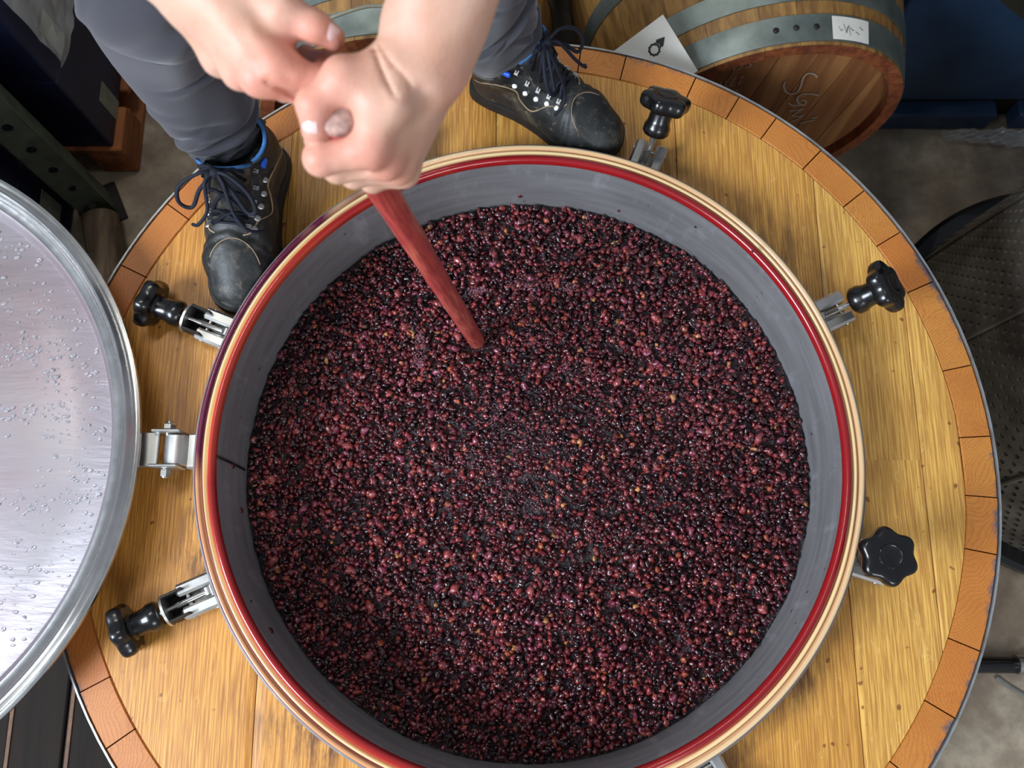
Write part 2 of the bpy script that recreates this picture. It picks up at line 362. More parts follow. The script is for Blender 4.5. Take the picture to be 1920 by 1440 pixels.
# ------------------------------------------------------------ oak vat
vat = empty('oak_vat', (0, 0, 0))
tag(vat, 'large round upright oak vat with an open manhole full of crushed grapes', 'vat')
RO, RI = .790, .7362
seam_px = [(1088, 94, 1084, 136), (1170, 108, 1166, 150), (1302, 147, 1288, 186), (1384, 185, 1362, 222), (1452, 226, 1427, 260), (1530, 292, 1507, 315), (1624, 360, 1582, 382),
           (1684, 439, 1646, 459), (1744, 533, 1706, 544), (1816, 687, 1768, 694), (1852, 818, 1800, 820), (1873, 932, 1807, 930), (1866, 1040, 1805, 1027), (1829, 1217, 1780, 1198), (1787, 1345, 1733, 1312),
           (194, 1407, 255, 1366), (154, 1296, 210, 1267)]
angs = sorted(math.atan2(*(Pz((a + c) / 2, (b + d) / 2, H)[[1, 0]])) % (2 * PI) for a, b, c, d in seam_px)
full = [];
for i, a in enumerate(angs):
    b = angs[(i + 1) % len(angs)] + (2 * PI if i == len(angs) - 1 else 0)
    k = max(1, round((b - a) / .155)) if b - a > .3 else 1
    for j in range(k): full.append(a + (b - a) * (j + (random.uniform(-.12, .12) if j else 0)) / k)
full = sorted(x % (2 * PI) for x in full)
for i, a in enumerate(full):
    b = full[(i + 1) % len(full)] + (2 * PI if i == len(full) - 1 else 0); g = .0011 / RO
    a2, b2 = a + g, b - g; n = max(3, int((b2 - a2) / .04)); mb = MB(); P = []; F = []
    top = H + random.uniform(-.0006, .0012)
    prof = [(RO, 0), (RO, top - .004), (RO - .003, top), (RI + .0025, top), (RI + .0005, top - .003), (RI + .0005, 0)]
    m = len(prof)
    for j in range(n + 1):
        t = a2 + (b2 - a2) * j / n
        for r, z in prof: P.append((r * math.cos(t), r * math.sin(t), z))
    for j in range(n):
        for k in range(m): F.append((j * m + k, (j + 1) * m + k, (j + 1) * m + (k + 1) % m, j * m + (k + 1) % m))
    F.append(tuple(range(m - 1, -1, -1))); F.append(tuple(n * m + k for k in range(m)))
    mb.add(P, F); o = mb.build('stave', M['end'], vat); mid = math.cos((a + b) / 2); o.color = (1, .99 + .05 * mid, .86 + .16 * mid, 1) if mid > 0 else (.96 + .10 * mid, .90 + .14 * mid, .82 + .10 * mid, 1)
# head boards
CX, CY = .0122, .0081
RH = .5345
xs = [-.7345, -.4185, -.044, .284, .5285, .668, .7345]
for x0, x1 in zip(xs[:-1], xs[1:]):
    x0 += .0007; x1 -= .0007
    for sgn in (1, -1):
        n = 26; cols = []
        for j in range(n + 1):
            x = x0 + (x1 - x0) * j / n
            yo = math.sqrt(max(0, .7352 ** 2 - x * x)); q = RH ** 2 - (x - CX) ** 2
            yi = (CY + sgn * math.sqrt(q)) if q > 0 else 0.0
            cols.append((x, yi, sgn * yo))
        if all((RH ** 2 - (c[0] - CX) ** 2) <= 0 for c in cols):
            if sgn == -1: continue
            cols = [(x, -yo, yo) for x, _, yo in cols]
        P = []; F = []; top = H + random.uniform(-.0008, .0004); bt = H - .045
        for j, (x, ya, yb) in enumerate(cols):
            zz = top - (.0012 if j in (0, n) else 0)
            P += [(x, ya, bt), (x, ya, zz), (x, yb, zz), (x, yb, bt)]
        for j in range(n):
            for k in range(4): F.append((j * 4 + k, (j + 1) * 4 + k, (j + 1) * 4 + (k + 1) % 4, j * 4 + (k + 1) % 4))
        F.append((3, 2, 1, 0)); F.append(tuple(n * 4 + k for k in range(4)))
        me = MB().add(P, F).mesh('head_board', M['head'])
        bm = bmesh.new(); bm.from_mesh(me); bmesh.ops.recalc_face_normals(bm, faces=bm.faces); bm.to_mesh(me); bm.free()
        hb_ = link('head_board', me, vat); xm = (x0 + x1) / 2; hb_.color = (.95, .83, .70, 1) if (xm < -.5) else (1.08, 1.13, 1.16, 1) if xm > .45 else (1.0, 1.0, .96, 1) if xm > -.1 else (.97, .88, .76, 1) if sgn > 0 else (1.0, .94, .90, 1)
for z0, z1 in ((H - .075, H + .0015), (H - .30, H - .23), (.18, .25), (.01, .08)):
    MB().lathe([(RO + .0005, z0), (RO + .0035, z0), (RO + .0035, z1), (RO + .0005, z1)], 128, closed=True).build('hoop', M['hoop_edge'], vat, True, .6)
# steel neck and gasket
ct = H + .072
MB().lathe([(.4975, H - .26), (.4975, ct - .006), (.5005, ct - .001), (.536, ct - .004), (.5365, ct - .016), (.5345, ct - .018), (.503, ct - .018), (.5005, H - .26)], 192, closed=True, c=(CX, CY)).build('manhole_neck', M['neck'], vat, True, .6)
MB().lathe([(.5335, H - .03), (.5335, H + .056), (.5315, H + .056), (.5315, H - .03)], 160, closed=True, c=(CX, CY)).build('neck_skirt', M['steel'], vat, True, .6)
gp = [(.4983, ct - .008), (.4982, ct - .002)]
for k in range(7): a = PI - PI * k / 6; gp.append((.5055 + .0068 * math.cos(a), ct + .001 + .0072 * math.sin(a)))
gp += [(.5132, ct - .0005)]
for k in range(5): a = PI - PI * k / 4; gp.append((.5176 + .0036 * math.cos(a), ct + .0005 + .0036 * math.sin(a)))
gp += [(.5222, ct)]
for k in range(7): a = PI - PI * k / 6; gp.append((.5276 + .0048 * math.cos(a), ct - .0005 + .0045 * math.sin(a)))
gp += [(.5326, ct - .004), (.530, ct - .0045), (.51, ct - .004)]
gk = MB().lathe(gp, 240, closed=True, c=(CX, CY)).build('gasket', M['gasket'], vat, True)
tag(gk, 'cream rubber ring stained red and purple by wine')

def on_neck(u, v, lift=.001):
    d = Pz(u, v, 0) - CC; a = d[0] ** 2 + d[1] ** 2; ox, oy = CC[0] - CX, CC[1] - CY; R_ = .4975 - lift
    b = 2 * (ox * d[0] + oy * d[1]); c = ox * ox + oy * oy - R_ * R_; t = (-b + math.sqrt(b * b - 4 * a * c)) / (2 * a); return CC + d * t
ws = MB().tube([on_neck(407, 856), on_neck(430, 866), on_neck(459, 881)], .0022, 6, .5).build('weld_seam', M['dark_steel'], vat, True)
gs_m = m_plain('stuck_grape_skin', srgb(96, 26, 34), .3, 0, .2, 60, .1, .4)
for u, v, r in ((437, 873, .0055), (453, 957, .005), (508, 1182, .006), (975, 368, .004), (1160, 395, .003), (1412, 470, .003)):
    MB().lathe([(.001, -.002), (r * .8, -.001), (r, .0005), (r * .6, .002), (.001, .0024)], 12, Matrix.Translation(on_neck(u, v, .0005)) @ Vector((CX - on_neck(u, v)[0], CY - on_neck(u, v)[1], 0)).to_track_quat('Z', 'Y').to_matrix().to_4x4() @ Matrix.Diagonal((1, 1.5, 1, 1))).build('grape_skin', gs_m, vat, True)
# swing clamps and hinge
def knob_mesh():
    mb = MB(); nl = 6; n = 72; rings = []
    def out(a, R, dpt): return R - dpt * (.5 - .5 * math.cos(nl * a)) ** 1.1
    lv = [(.0, .20, 0), (.0, .86, 1), (.004, .96, 1), (.009, 1, 1), (.018, 1, 1), (.023, .95, 1), (.0255, .84, 1), (.0262, .55, .55), (.0262, .42, .2), (.0272, .40, 0), (.0275, .36, 0), (.0265, .33, 0), (.0262, 0.001, 0)]
    P = []; F = []
    for z, sc, lob in lv:
        for i in range(n):
            a = 2 * PI * i / n; r = (.0445 * sc) - lob * .0075 * sc * (.5 - .5 * math.cos(nl * a)); P.append((r * math.cos(a), r * math.sin(a), z))
    m = len(lv)
    for k in range(m - 1):
        for i in range(n): F.append((k * n + i, k * n + (i + 1) % n, (k + 1) * n + (i + 1) % n, (k + 1) * n + i))
    F.append(tuple(range(n - 1, -1, -1))); F.append(tuple((m - 1) * n + i for i in range(n)))
    mb.add(P, F)
    mb.lathe([(.010, -.046), (.019, -.046), (.0232, -.041), (.0232, -.030), (.0205, -.024), (.0195, -.018), (.0195, -.004), (.025, .002)], 32)
    return mb.mesh('knob', M['black'], True, .7)
KNOB = knob_mesh()
def mat_from(x, y, z, o):
    return Matrix(((x[0], y[0], z[0], o[0]), (x[1], y[1], z[1], o[1]), (x[2], y[2], z[2], o[2]), (0, 0, 0, 1)))
def clamp(deg, tilt, reach=.105, spin=0, saddle=True, side=0):
    a = math.radians(deg); er = Vector((math.cos(a), math.sin(a), 0)); et = Vector((-math.sin(a), math.cos(a), 0)); ez = Vector((0, 0, 1))
    B = mat_from(er, et, ez, Vector((CX, CY, H)))
    root = MB()
    for s in (-1, 1):
        y = s * .019
        root.box((.532, y - .010, .006), (.602, y + .010, .036), B, .004)           # cheek
    root.box((.532, -.024, .0005), (.588, .024, .008), B, .002)                          # base plate
    r_ = root.build('clamp', M['steel_cast'], vat)
    tag(r_, 'steel swing clamp fixed beside the manhole ring')
    pin = MB()
    for xx in (.552, .588):
        Mx = B @ Matrix.Translation((xx, 0, .024)) @ Matrix.Rotation(PI / 2, 4, 'X')
        pin.lathe([(.0035, -.030), (.0055, -.030), (.0055, -.026), (.0032, -.026), (.0032, .026), (.0055, .026), (.0055, .030), (.0035, .030)], 10, Mx)
    pin.build('pin', M['steel'], r_, True, .6)
    t = math.radians(tilt); ax = (er * math.cos(t) + ez * math.sin(t) + et * side).normalized(); ay = et - ax * et.dot(ax); ay.normalize(); az = ax.cross(ay)
    o = B @ Vector((.553, 0, .028))
    K = mat_from(az, ay, ax, o)                                                          # local z along the bolt
    bolt = MB()
    prof = [(.0045, 0), (.0045, reach * .55)]
    z = reach * .55
    while z < reach + .012: prof += [(.0050, z + .0008), (.0043, z + .0018)]; z += .0022
    bolt.lathe(prof, 14, K); bolt.lathe([(.0085, -.006), (.0085, .006)], 12, K @ Matrix.Rotation(PI / 2, 4, 'X'))
    bolt.build('threaded_bolt', M['steel'], r_, True, .6)
    if saddle:
        sd = MB(); q = reach - .012
        n = 20; P = []; F = []
        for (zz, k) in ((q, 1), (q + .004, 1)):
            for i in range(n): P.append((.0262 * math.cos(2 * PI * i / n), .0262 * math.sin(2 * PI * i / n), zz))
        F = [tuple(range(n - 1, -1, -1)), tuple(range(n, 2 * n))] + [(i, (i + 1) % n, n + (i + 1) % n, n + i) for i in range(n)]
        sd.add([K @ Vector(p) for p in P], F)
        sd.build('washer', M['steel_cast'], r_, True, .6)
        yk = MB()
        for s in (-1, 1): yk.box((-.019, s * .0205 - .002, q - .034), (.019, s * .0205 + .002, q), K, .001)
        yk.box((-.021, -.0225, q - .032), (-.0172, .0225, q), K, .001)
        yk.build('yoke', M['dark_steel'], r_)
    k = link('knob', KNOB, r_)
    k.matrix_world = K @ Matrix.Translation((0, 0, reach + .046)) @ Matrix.Rotation(math.radians(spin), 4, 'Z')
    return r_
for dg, ti, re, sp, sa, sd_ in ((68, 50, .062, 10, False, .02), (25, 48, .058, 25, False, -.10), (-18, 88, .045, 8, False, 0), (-61, 10, .08, 0, True, 0), (-109, 10, .08, 0, True, 0),
                           (203.5, 3, .080, 12, True, .04), (158, 4, .080, 20, True, .02), (112, 10, .075, 0, True, 0)):
    clamp(dg, ti, re, sp, sa, sd_)
# green paint dots on the upright knob are print-size specks: left to the gloss

# hinge
hb = Vector((CX, CY, H)); ha = math.radians(180); er = Vector((-1, 0, 0)); et = Vector((0, -1, 0)); HB = mat_from(er, et, Vector((0, 0, 1)), hb)
hg = MB().box((.532, -.030, .0), (.556, .028, .048), HB, .003).build('hinge', M['steel_cast'], vat)
tag(hg, 'steel lid hinge with vertical pin in the photo')
def cylY(mb, x, z, r, y0, y1, n=24): mb.lathe([(r * .85, y0), (r, y0 + .002), (r, y1 - .002), (r * .85, y1)], n, HB @ Matrix.Translation((x, 0, z)) @ Matrix.Rotation(-PI / 2, 4, 'X'))
b_ = MB(); cylY(b_, .572, .045, .0195, -.026, .024); b_.build('hinge_barrel', M['steel_cast'], hg, True, .6)
b_ = MB(); cylY(b_, .586, .05, .0055, -.050, .044, 14); cylY(b_, .586, .05, .0105, -.045, -.034, 6); cylY(b_, .586, .05, .009, .030, .042, 6)
b_.build('hinge_bolt', M['steel'], hg, True, .5)
b_ = MB(); b_.box((.560, -.033, .030), (.607, -.028, .074), HB, .002); b_.box((.560, .024, .030), (.607, .029, .074), HB, .002)
b_.box((.598, -.030, .052), (.635, .027, .058), HB, .0015); b_.build('hinge_leaf', M['steel_cast'], hg)

# lid
LZ = H + .075
_e = Pz(262, 862, LZ); LR = .548; LC = (_e[0] - LR, _e[1] + .004)
def m_lid():
    s = NT('wet_lid_steel'); v = s.coords((.25, 1, 1)); n = s.noise(v, 10, 6, .6, .6); n2 = s.noise(s.coords(), 3, 3)
    c = s.ramp(n2, [(.3, srgb(160, 138, 142)), (.55, srgb(168, 162, 166)), (.75, srgb(184, 180, 184))])
    c = s.mix(s.ramp(n, [(.45, (.35, .35, .35)), (.6, (0, 0, 0))]), c, srgb(160, 152, 158))
    s.base(c); s.set(Metallic=.7, Roughness=.38); s.bump(n, .6, .004); return s.m
M['lid'] = m_lid()
lp = [(.001, LZ + .004), (.15, LZ + .001), (.30, LZ - .008), (.43, LZ - .018), (.487, LZ - .025), (.4925, LZ - .023), (.498, LZ - .007), (.503, LZ - .004)]
lp2 = [(.503, LZ - .004), (.514, LZ - .003), (.519, LZ + .002), (.524, LZ + .009), (.528, LZ + .0105), (.532, LZ + .008), (.535, LZ + .002), (.538, LZ + .0005), (.541, LZ + .002), (.5445, LZ + .006), (.5475, LZ + .005), (.548, LZ), (.546, LZ - .006), (.538, LZ - .006), (.503, LZ - .010)]
lid = MB().lathe(lp + [(.495, LZ - .012), (.487, LZ - .030), (.30, LZ - .012), (.001, LZ)], 192, closed=True, c=LC).build('lid', M['lid'], vat, True, .8)
tag(lid, 'wet stainless steel lid folded open beside the manhole, pinkish inside')
MB().lathe(lp2, 192, closed=True, c=LC).build('lid_rim', m_steel('polished_rim_steel', (.74, .74, .72, 1), .24), lid, True, .8)
# droplets
def ico(sub=2):
    bm = bmesh.new(); bmesh.ops.create_icosphere(bm, subdivisions=sub, radius=1)
    v = np.array([x.co[:] for x in bm.verts]); bm.verts.index_update(); f = np.array([[q.index for q in p.verts] for p in bm.faces]); bm.free(); return v, f
IV, IF = ico(2)
def lid_z(r): return float(np.interp(r, [p[0] for p in lp], [p[1] for p in lp]))
def mesh_np(name, V, F, mat, smooth=True, tint=None, attr='tint'):
    me = bpy.data.meshes.new(name); nv, nf, k = len(V), len(F), F.shape[1]
    me.vertices.add(nv); me.vertices.foreach_set('co', np.ascontiguousarray(V, np.float32).ravel())
    me.loops.add(nf * k); me.loops.foreach_set('vertex_index', np.ascontiguousarray(F, np.int32).ravel())
    me.polygons.add(nf); me.polygons.foreach_set('loop_start', np.arange(0, nf * k, k, dtype=np.int32))
    if tint is not None and tint.ndim == 2:
        a = me.attributes.new(attr, 'FLOAT_COLOR', 'POINT'); a.data.foreach_set('color', np.ascontiguousarray(tint, np.float32).ravel())
    elif tint is not None:
        a = me.attributes.new(attr, 'FLOAT', 'POINT'); a.data.foreach_set('value', np.ascontiguousarray(tint, np.float32))
    me.update(calc_edges=True); me.validate()
    me.polygons.foreach_set('use_smooth', [smooth] * len(me.polygons)); me.materials.append(mat); return me
VV = []; FF = []; cnt = 0
clus = [(random.uniform(.05, .48), random.uniform(-1.25, 1.25)) for _ in range(80)]
for i in range(2200):
    if random.random() < .75:
        r0, a0 = random.choice(clus); x = r0 * math.cos(a0) + random.gauss(0, .022); y = r0 * math.sin(a0) + random.gauss(0, .010)
    else:
        r0 = random.uniform(.38, .485); a0 = random.uniform(-1.3, 1.3); x = r0 * math.cos(a0); y = r0 * math.sin(a0)
    r = math.hypot(x, y)
    if r > .484: continue
    s = random.choice([.0010, .0014, .0018, .0024, .003]) * random.uniform(.7, 1.2)
    v = IV * np.array([s * random.uniform(.9, 2.0), s, s * .55]) + np.array([LC[0] + x, LC[1] + y, lid_z(r) + s * .15])
    VV.append(v); FF.append(IF + cnt); cnt += len(IV)
s_ = NT('water'); s_.base((.95, .97, 1, 1)); s_.set(Roughness=.03, Transmission_Weight=.85, IOR=1.33); s_.bump(s_.noise(s_.coords(), 200, 1), .02, .0005)
dr = link('water_droplets', mesh_np('water_droplets', np.concatenate(VV), np.concatenate(FF), s_.m), lid); tag(dr, kind='stuff')

# ------------------------------------------------------------ grape must
WZ = H - .0888
must = empty('grape_must', (CX, CY, WZ)); tag(must, 'dark red mash of crushed grapes and skins filling the open manhole', 'grape must')
PB = Pz(893, 640, WZ); PBx, PBy = PB[0] - CX, PB[1] - CY
def must_h(x, y):
    r = np.hypot(x, y)
    return .004 * np.sin(9 * x + 3 * np.sin(7 * y)) * np.cos(8 * y + 1) + .003 * np.sin(31 * x + 2) * np.sin(27 * y) + .006 * np.exp(-((x + .0) ** 2 + (y + .02) ** 2) / .05) - .008 * np.exp(-((x - PBx) ** 2 + (y - PBy) ** 2) / .0012)
nr, na = 90, 220
V = [(0, 0, float(must_h(0, 0)))]; F = []
for i in range(1, nr + 1):
    r = .4968 * i / nr
    for j in range(na):
        a = 2 * PI * j / na; x, y = r * math.cos(a), r * math.sin(a); V.append((x, y, float(must_h(x, y)) - .0045 + .0055 * math.exp(-(x * x + y * y) / .035)))
for j in range(na): F.append((0, 1 + j, 1 + (j + 1) % na))
for i in range(nr - 1):
    for j in range(na): F.append((1 + i * na + j, 1 + (i + 1) * na + j, 1 + (i + 1) * na + (j + 1) % na, 1 + i * na + (j + 1) % na))
s_ = NT('dark_wine'); n_ = s_.noise(s_.coords(), 70, 4); s_.base(s_.ramp(n_, [(.35, srgb(12, 3, 7)), (.7, srgb(40, 10, 18))])); s_.set(Roughness=.22, Coat_Weight=.0)
s_.bump(s_.noise(s_.coords(), 130, 4), .9, .008)
MB().add(V, F).build('wine_surface', s_.m, must, True)
NB = 24000
def berry_cols(n):
    c = np.empty((n, 4)); base = np.array([srgb(*q)[:3] for q in [(36, 8, 14), (62, 14, 22), (92, 24, 30), (122, 38, 42), (152, 62, 58), (124, 48, 66), (160, 72, 48), (188, 124, 72)]])
    p = np.array([.27, .25, .19, .13, .08, .06, .015, .005]); k = RNG.choice(8, n, p=p); c[:, :3] = base[k] * RNG.uniform(.75, 1.25, (n, 1)); c[:, 3] = 1; return c
def berry(n, x, y, big=1.0):
    """n crumpled skins -> verts (n,42,3)"""
    s = RNG.uniform(.0034, .0062, (n, 1)) * big
    sc = np.concatenate([s * RNG.uniform(.8, 1.5, (n, 1)), s * RNG.uniform(.7, 1.1, (n, 1)), s * RNG.uniform(.55, .95, (n, 1))], 1)
    v = IV[None] * sc[:, None, :]
    ph = RNG.uniform(0, 6.28, (n, 1)); fr = RNG.uniform(2, 4, (n, 1))
    v = v * (1 + .30 * np.sin(IV[None, :, 0] * fr * 1.7 + ph)[..., None] * np.cos(IV[None, :, 1] * fr + ph * 2)[..., None])
    v = v * (1 + RNG.normal(0, .13, (n, 42, 1)))
    # random rotation
    q = RNG.normal(size=(n, 4)); q[:, 1:3] *= .6; q /= np.linalg.norm(q, axis=1, keepdims=True); a, b, c, d = q.T
    R = np.stack([np.stack([1 - 2 * (c * c + d * d), 2 * (b * c - a * d), 2 * (b * d + a * c)], 1), np.stack([2 * (b * c + a * d), 1 - 2 * (b * b + d * d), 2 * (c * d - a * b)], 1), np.stack([2 * (b * d - a * c), 2 * (c * d + a * b), 1 - 2 * (b * b + c * c)], 1)], 1)
    return np.einsum('nij,nkj->nki', R, v)
rr = .492 * np.sqrt(RNG.uniform(0, 1, NB)); aa = RNG.uniform(0, 2 * PI, NB); bx, by = rr * np.cos(aa), rr * np.sin(aa)
keep = np.hypot(bx - PBx, by - PBy) > .024; bx, by = bx[keep], by[keep]; nb = len(bx)
bz = must_h(bx, by) + RNG.uniform(-.010, .004, nb); col = berry_cols(nb)
V = berry(nb, bx, by) + np.stack([bx, by, bz], 1)[:, None, :]
order = np.argsort(-(bz - must_h(bx, by)))
ev = V.reshape(-1, 3); ef = (IF[None] + (np.arange(nb) * 42)[:, None, None]).reshape(-1, 3)
bp = link('grape_pulp', mesh_np('grape_pulp', ev, ef, M['berry'], True, np.repeat(col, 42, 0)), must); tag(bp, kind='stuff')
# the 300 largest, each one an object
protos = []
bc = [(150, 56, 56), (118, 34, 42), (96, 24, 36), (172, 84, 56), (134, 58, 78), (84, 20, 30), (160, 70, 70), (110, 40, 40)]
for k in range(8):
    v = berry(1, 0, 0, 1.35)[0]; protos.append(mesh_np('grape', v, IF, M['berry'], True, np.tile(np.array(srgb(*bc[k])), (42, 1))))
for i in range(300):
    while True:
        x, y = random.uniform(-.47, .47), random.uniform(-.47, .47)
        if math.hypot(x, y) < .475 and math.hypot(x - PBx, y - PBy) > .03: break
    o = bpy.data.objects.new('grape', protos[i % 8]); COL.objects.link(o); o.parent = must
    o.location = (x, y, float(must_h(x, y)) + .002); o.rotation_euler = (random.uniform(-.5, .5), random.uniform(-.5, .5), random.uniform(0, 6))
# pinkish foam
FV = []; FFc = []; cnt = 0
def foam_at(u, v, n, sx, sy):
    global cnt
    p = Pz(u, v, WZ)
    for _ in range(n):
        x, y = p[0] - CX + random.gauss(0, sx), p[1] - CY + random.gauss(0, sy)
        if math.hypot(x, y) > .48: continue
        s = random.uniform(.0006, .0017); FV.append(IV * np.array([s, s, s * .7]) + np.array([x, y, float(must_h(x, y)) + .0035 + random.uniform(0, .001)])); FFc.append(IF + cnt); cnt += 42
for u, v, n, sx, sy in ((895, 545, 150, .010, .004), (990, 532, 260, .018, .006), (1060, 540, 160, .016, .008), (788, 640, 150, .006, .012), (785, 680, 140, .006, .010), (870, 870, 160, .03, .012), (960, 930, 220, .03, .02),
                        (1080, 700, 160, .03, .012), (1000, 640, 120, .02, .01), (900, 640, 60, .012, .012), (940, 780, 200, .03, .03), (1000, 830, 260, .04, .03), (1180, 620, 90, .02, .02), (1300, 700, 90, .03, .03)):
    foam_at(u, v, n, sx, sy)
s_ = NT('pink_foam'); s_.base(srgb(150, 92, 104)); s_.set(Roughness=.12, Coat_Weight=.8, Alpha=.55); s_.bump(s_.noise(s_.coords(), 300, 2), .2, .001)
fo = link('foam', mesh_np('foam', np.concatenate(FV), np.concatenate(FFc), s_.m), must); tag(fo, 'pinkish wine foam', kind='stuff')

# ------------------------------------------------------------ punch-down pole
TIP = W(630, 216, .683); BOT = Pz(893, 638, WZ); ax = Vector(BOT - TIP).normalized(); L = (Vector(BOT) - Vector(TIP)).length + .45
zz = -ax; xx = zz.orthogonal().normalized(); yy = zz.cross(xx)
pole_M = mat_from(xx, yy, zz, Vector(TIP) + ax * L)
pl = MB(); pr = [(.001, 0), (.0148, .001)] + [(.0148 + .0003 * math.sin(k * 1.7), L * k / 30) for k in range(1, 30)] + [(.0150, L - .008), (.0132, L - .002), (.009, L), (.001, L)]
pl.lathe(pr, 36)
po = pl.build('punch_down_pole', M['pole'], None, True, .9); po.matrix_world = pole_M
tag(po, 'round wooden pole stained red by wine, pushed down into the crushed grapes', 'pole')
ec = MB().lathe([(.001, L + .0012), (.0092, L + .0010), (.0136, L - .0012), (.0152, L - .007), (.0145, L - .0075), (.001, L - .002)], 24).build('end_grain', m_plain('pole_end_grain', srgb(176, 140, 128), .6, 0, .3, 120, .5), po, True)
# cross disc at its lower end, under the mash
dk = MB().lathe([(.016, .0), (.07, .0), (.075, .006), (.075, .018), (.07, .024), (.016, .024)], 32); dko = dk.build('plunger_disc', M['pole'], po, True, .7); dko.location = (0, 0, .01)

# ------------------------------------------------------------ oak barrels on a steel rack
M['stave_b'] = m_grain('barrel_stave_oak', srgb(150, 112, 58), srgb(168, 128, 66), srgb(98, 66, 32), 'Y', .6)
M['bhead'] = m_grain('barrel_head_oak', srgb(160, 108, 62), srgb(178, 130, 80), srgb(120, 70, 38), 'Z', .6, 30)
M['chime'] = m_grain('wine_stained_chime', srgb(140, 74, 38), srgb(156, 88, 48), srgb(88, 42, 26), 'Y', .6)
M['chalk'] = m_plain('white_chalk', srgb(176, 160, 140), .9, 0, .1, 300, .2)
M['paper'] = m_plain('white_paper', srgb(212, 212, 204), .7, 0, .04, 20, 0)
M['ink'] = m_plain('black_ink', srgb(22, 22, 24), .6, 0, .1, 20, 0)
BL = .94
def b_rad(s): t = s / BL * 2 - 1; return .345 - .060 * t * t - .0 * t
def barrel(center, az, label):
    root = empty('oak_barrel', center); root.rotation_euler = (0, 0, az); root.scale = (BS, BS, BS); tag(root, label, 'barrel', 'oak barrels lying on the rack')
    # local frame: axis along +Y going away, front end at y = 0
    ns = 24; th = .027; edges = []; a = 0
    wd = [random.uniform(.75, 1.25) for _ in range(ns)]; tot = sum(wd)
    for k in range(ns):
        a2 = a + wd[k] / tot * 2 * PI; g = .0012; P = []; F = []; n = 3; m = 16
        for i in range(m + 1):
            s = BL * i / m; R = b_rad(s)
            for j in range(n + 1):
                t = a + g + (a2 - a - 2 * g) * j / n
                for r in (R, R - th): P.append((r * math.cos(t), s, r * math.sin(t)))
        w_ = 2 * (n + 1)
        for i in range(m):
            for j in range(n):
                q = i * w_ + 2 * j
                F += [(q, q + 2, q + w_ + 2, q + w_), (q + 1, q + w_ + 1, q + w_ + 3, q + 3)]
            q = i * w_; F.append((q, q + w_, q + w_ + 1, q + 1)); q = i * w_ + 2 * n; F.append((q, q + 1, q + w_ + 1, q + w_))
        for i in (0, m):
            for j in range(n): q = i * w_ + 2 * j; F.append((q, q + 1, q + 3, q + 2) if i == 0 else (q, q + 2, q + 3, q + 1))
        me = MB().add(P, F).mesh('stave', M['stave_b']); bm = bmesh.new(); bm.from_mesh(me); bmesh.ops.recalc_face_normals(bm, faces=bm.faces); bm.to_mesh(me); bm.free()
        me.materials.append(M['chime'])
        for p in me.polygons:
            c = p.center; rr_ = math.hypot(c.x, c.z)
            if c.y < .002 or (rr_ < b_rad(c.y) - .015 and c.y < .1): p.material_index = 1
        link('stave', me, root); a = a2
    R0 = b_rad(.034) - th
    Rx = Matrix.Rotation(-PI / 2, 4, 'X')
    for y in (.034, BL - .034):
        nb_ = 7; e = [-R0 + 2 * R0 * k / nb_ for k in range(nb_ + 1)]
        for k in range(nb_):
            x0, x1 = e[k] + .0008, e[k + 1] - .0008; n = 8; poly = []
            for j in range(n + 1): x = x0 + (x1 - x0) * j / n; poly.append((x, -math.sqrt(max(0, R0 ** 2 - x * x))))
            for j in range(n, -1, -1): x = x0 + (x1 - x0) * j / n; poly.append((x, math.sqrt(max(0, R0 ** 2 - x * x))))
            sk = Matrix.Rotation(math.radians(8), 4, 'Y')
            MB().prism(poly, -.009, .009, Matrix.Translation((0, y, 0)) @ sk @ Rx).build('head_board', M['bhead'], root)
    hoops = []
    for s0, s1 in ((.006, .052), (.077, .116), (.205, .242), (.345, .38)):
        for q0, q1 in ((s0, s1), (BL - s1, BL - s0)):
            P = [(b_rad(q0) + .0003, q0), (b_rad(q0) + .0025, q0), (b_rad(q1) + .0025, q1), (b_rad(q1) + .0003, q1)]
            hp = MB().lathe(P, 72, Rx, closed=True).build('hoop', M['zinc'], root, True, .6); hoops.append(hp)
    return root, hoops
BS = 1.085                                # a little larger than the usual cask
BC = Vector(CC) + (Vector((.4896, .722, H - .95 + .754)) - Vector(CC)) * BS; BAZ = .1117
br, hoops = barrel(BC, BAZ, 'oak barrel with chalk writing on its reddish head, right of the boots')
br2, hoops2 = barrel((-.266, .825, BC.z), .05, 'oak barrel behind the legs of the person, left of the chalk-marked barrel')
Bm = Matrix.Translation(BC) @ Matrix.Rotation(BAZ, 4, 'Z') @ Matrix.Scale(BS, 4)
nf = Bm.to_3x3() @ Vector((0, -1, 0)); hc = Bm @ Vector((0, .0235, 0))
ch = MB()
def stroke(mb, px, r=.0023, off=0):
    pts = [Vector(Pplane(u, v, hc, nf)) + nf * .0015 for u, v in px]
    pts = [Vector(p) for p in smooth_line(pts, 5)]
    mb.tube(pts, r, 6, .25, up=nf)
stroke(ch, [(1532, 144), (1526, 138), (1514, 137), (1506, 145), (1502, 158), (1496, 170), (1484, 175), (1474, 172), (1469, 160), (1472, 153)])
stroke(ch, [(1534, 178), (1520, 175), (1504, 176), (1494, 183), (1498, 193), (1508, 196), (1510, 188), (1502, 186)])
stroke(ch, [(1477, 191), (1484, 196), (1496, 196), (1504, 195)], .0021)
stroke(ch, [(1479, 206), (1492, 206), (1504, 203), (1494, 210), (1486, 216), (1498, 217), (1506, 214), (1496, 222), (1482, 228)], .0021)
stroke(ch, [(1500, 230), (1512, 227), (1527, 224)], .0021); stroke(ch, [(1520, 221), (1532, 218)], .0021)
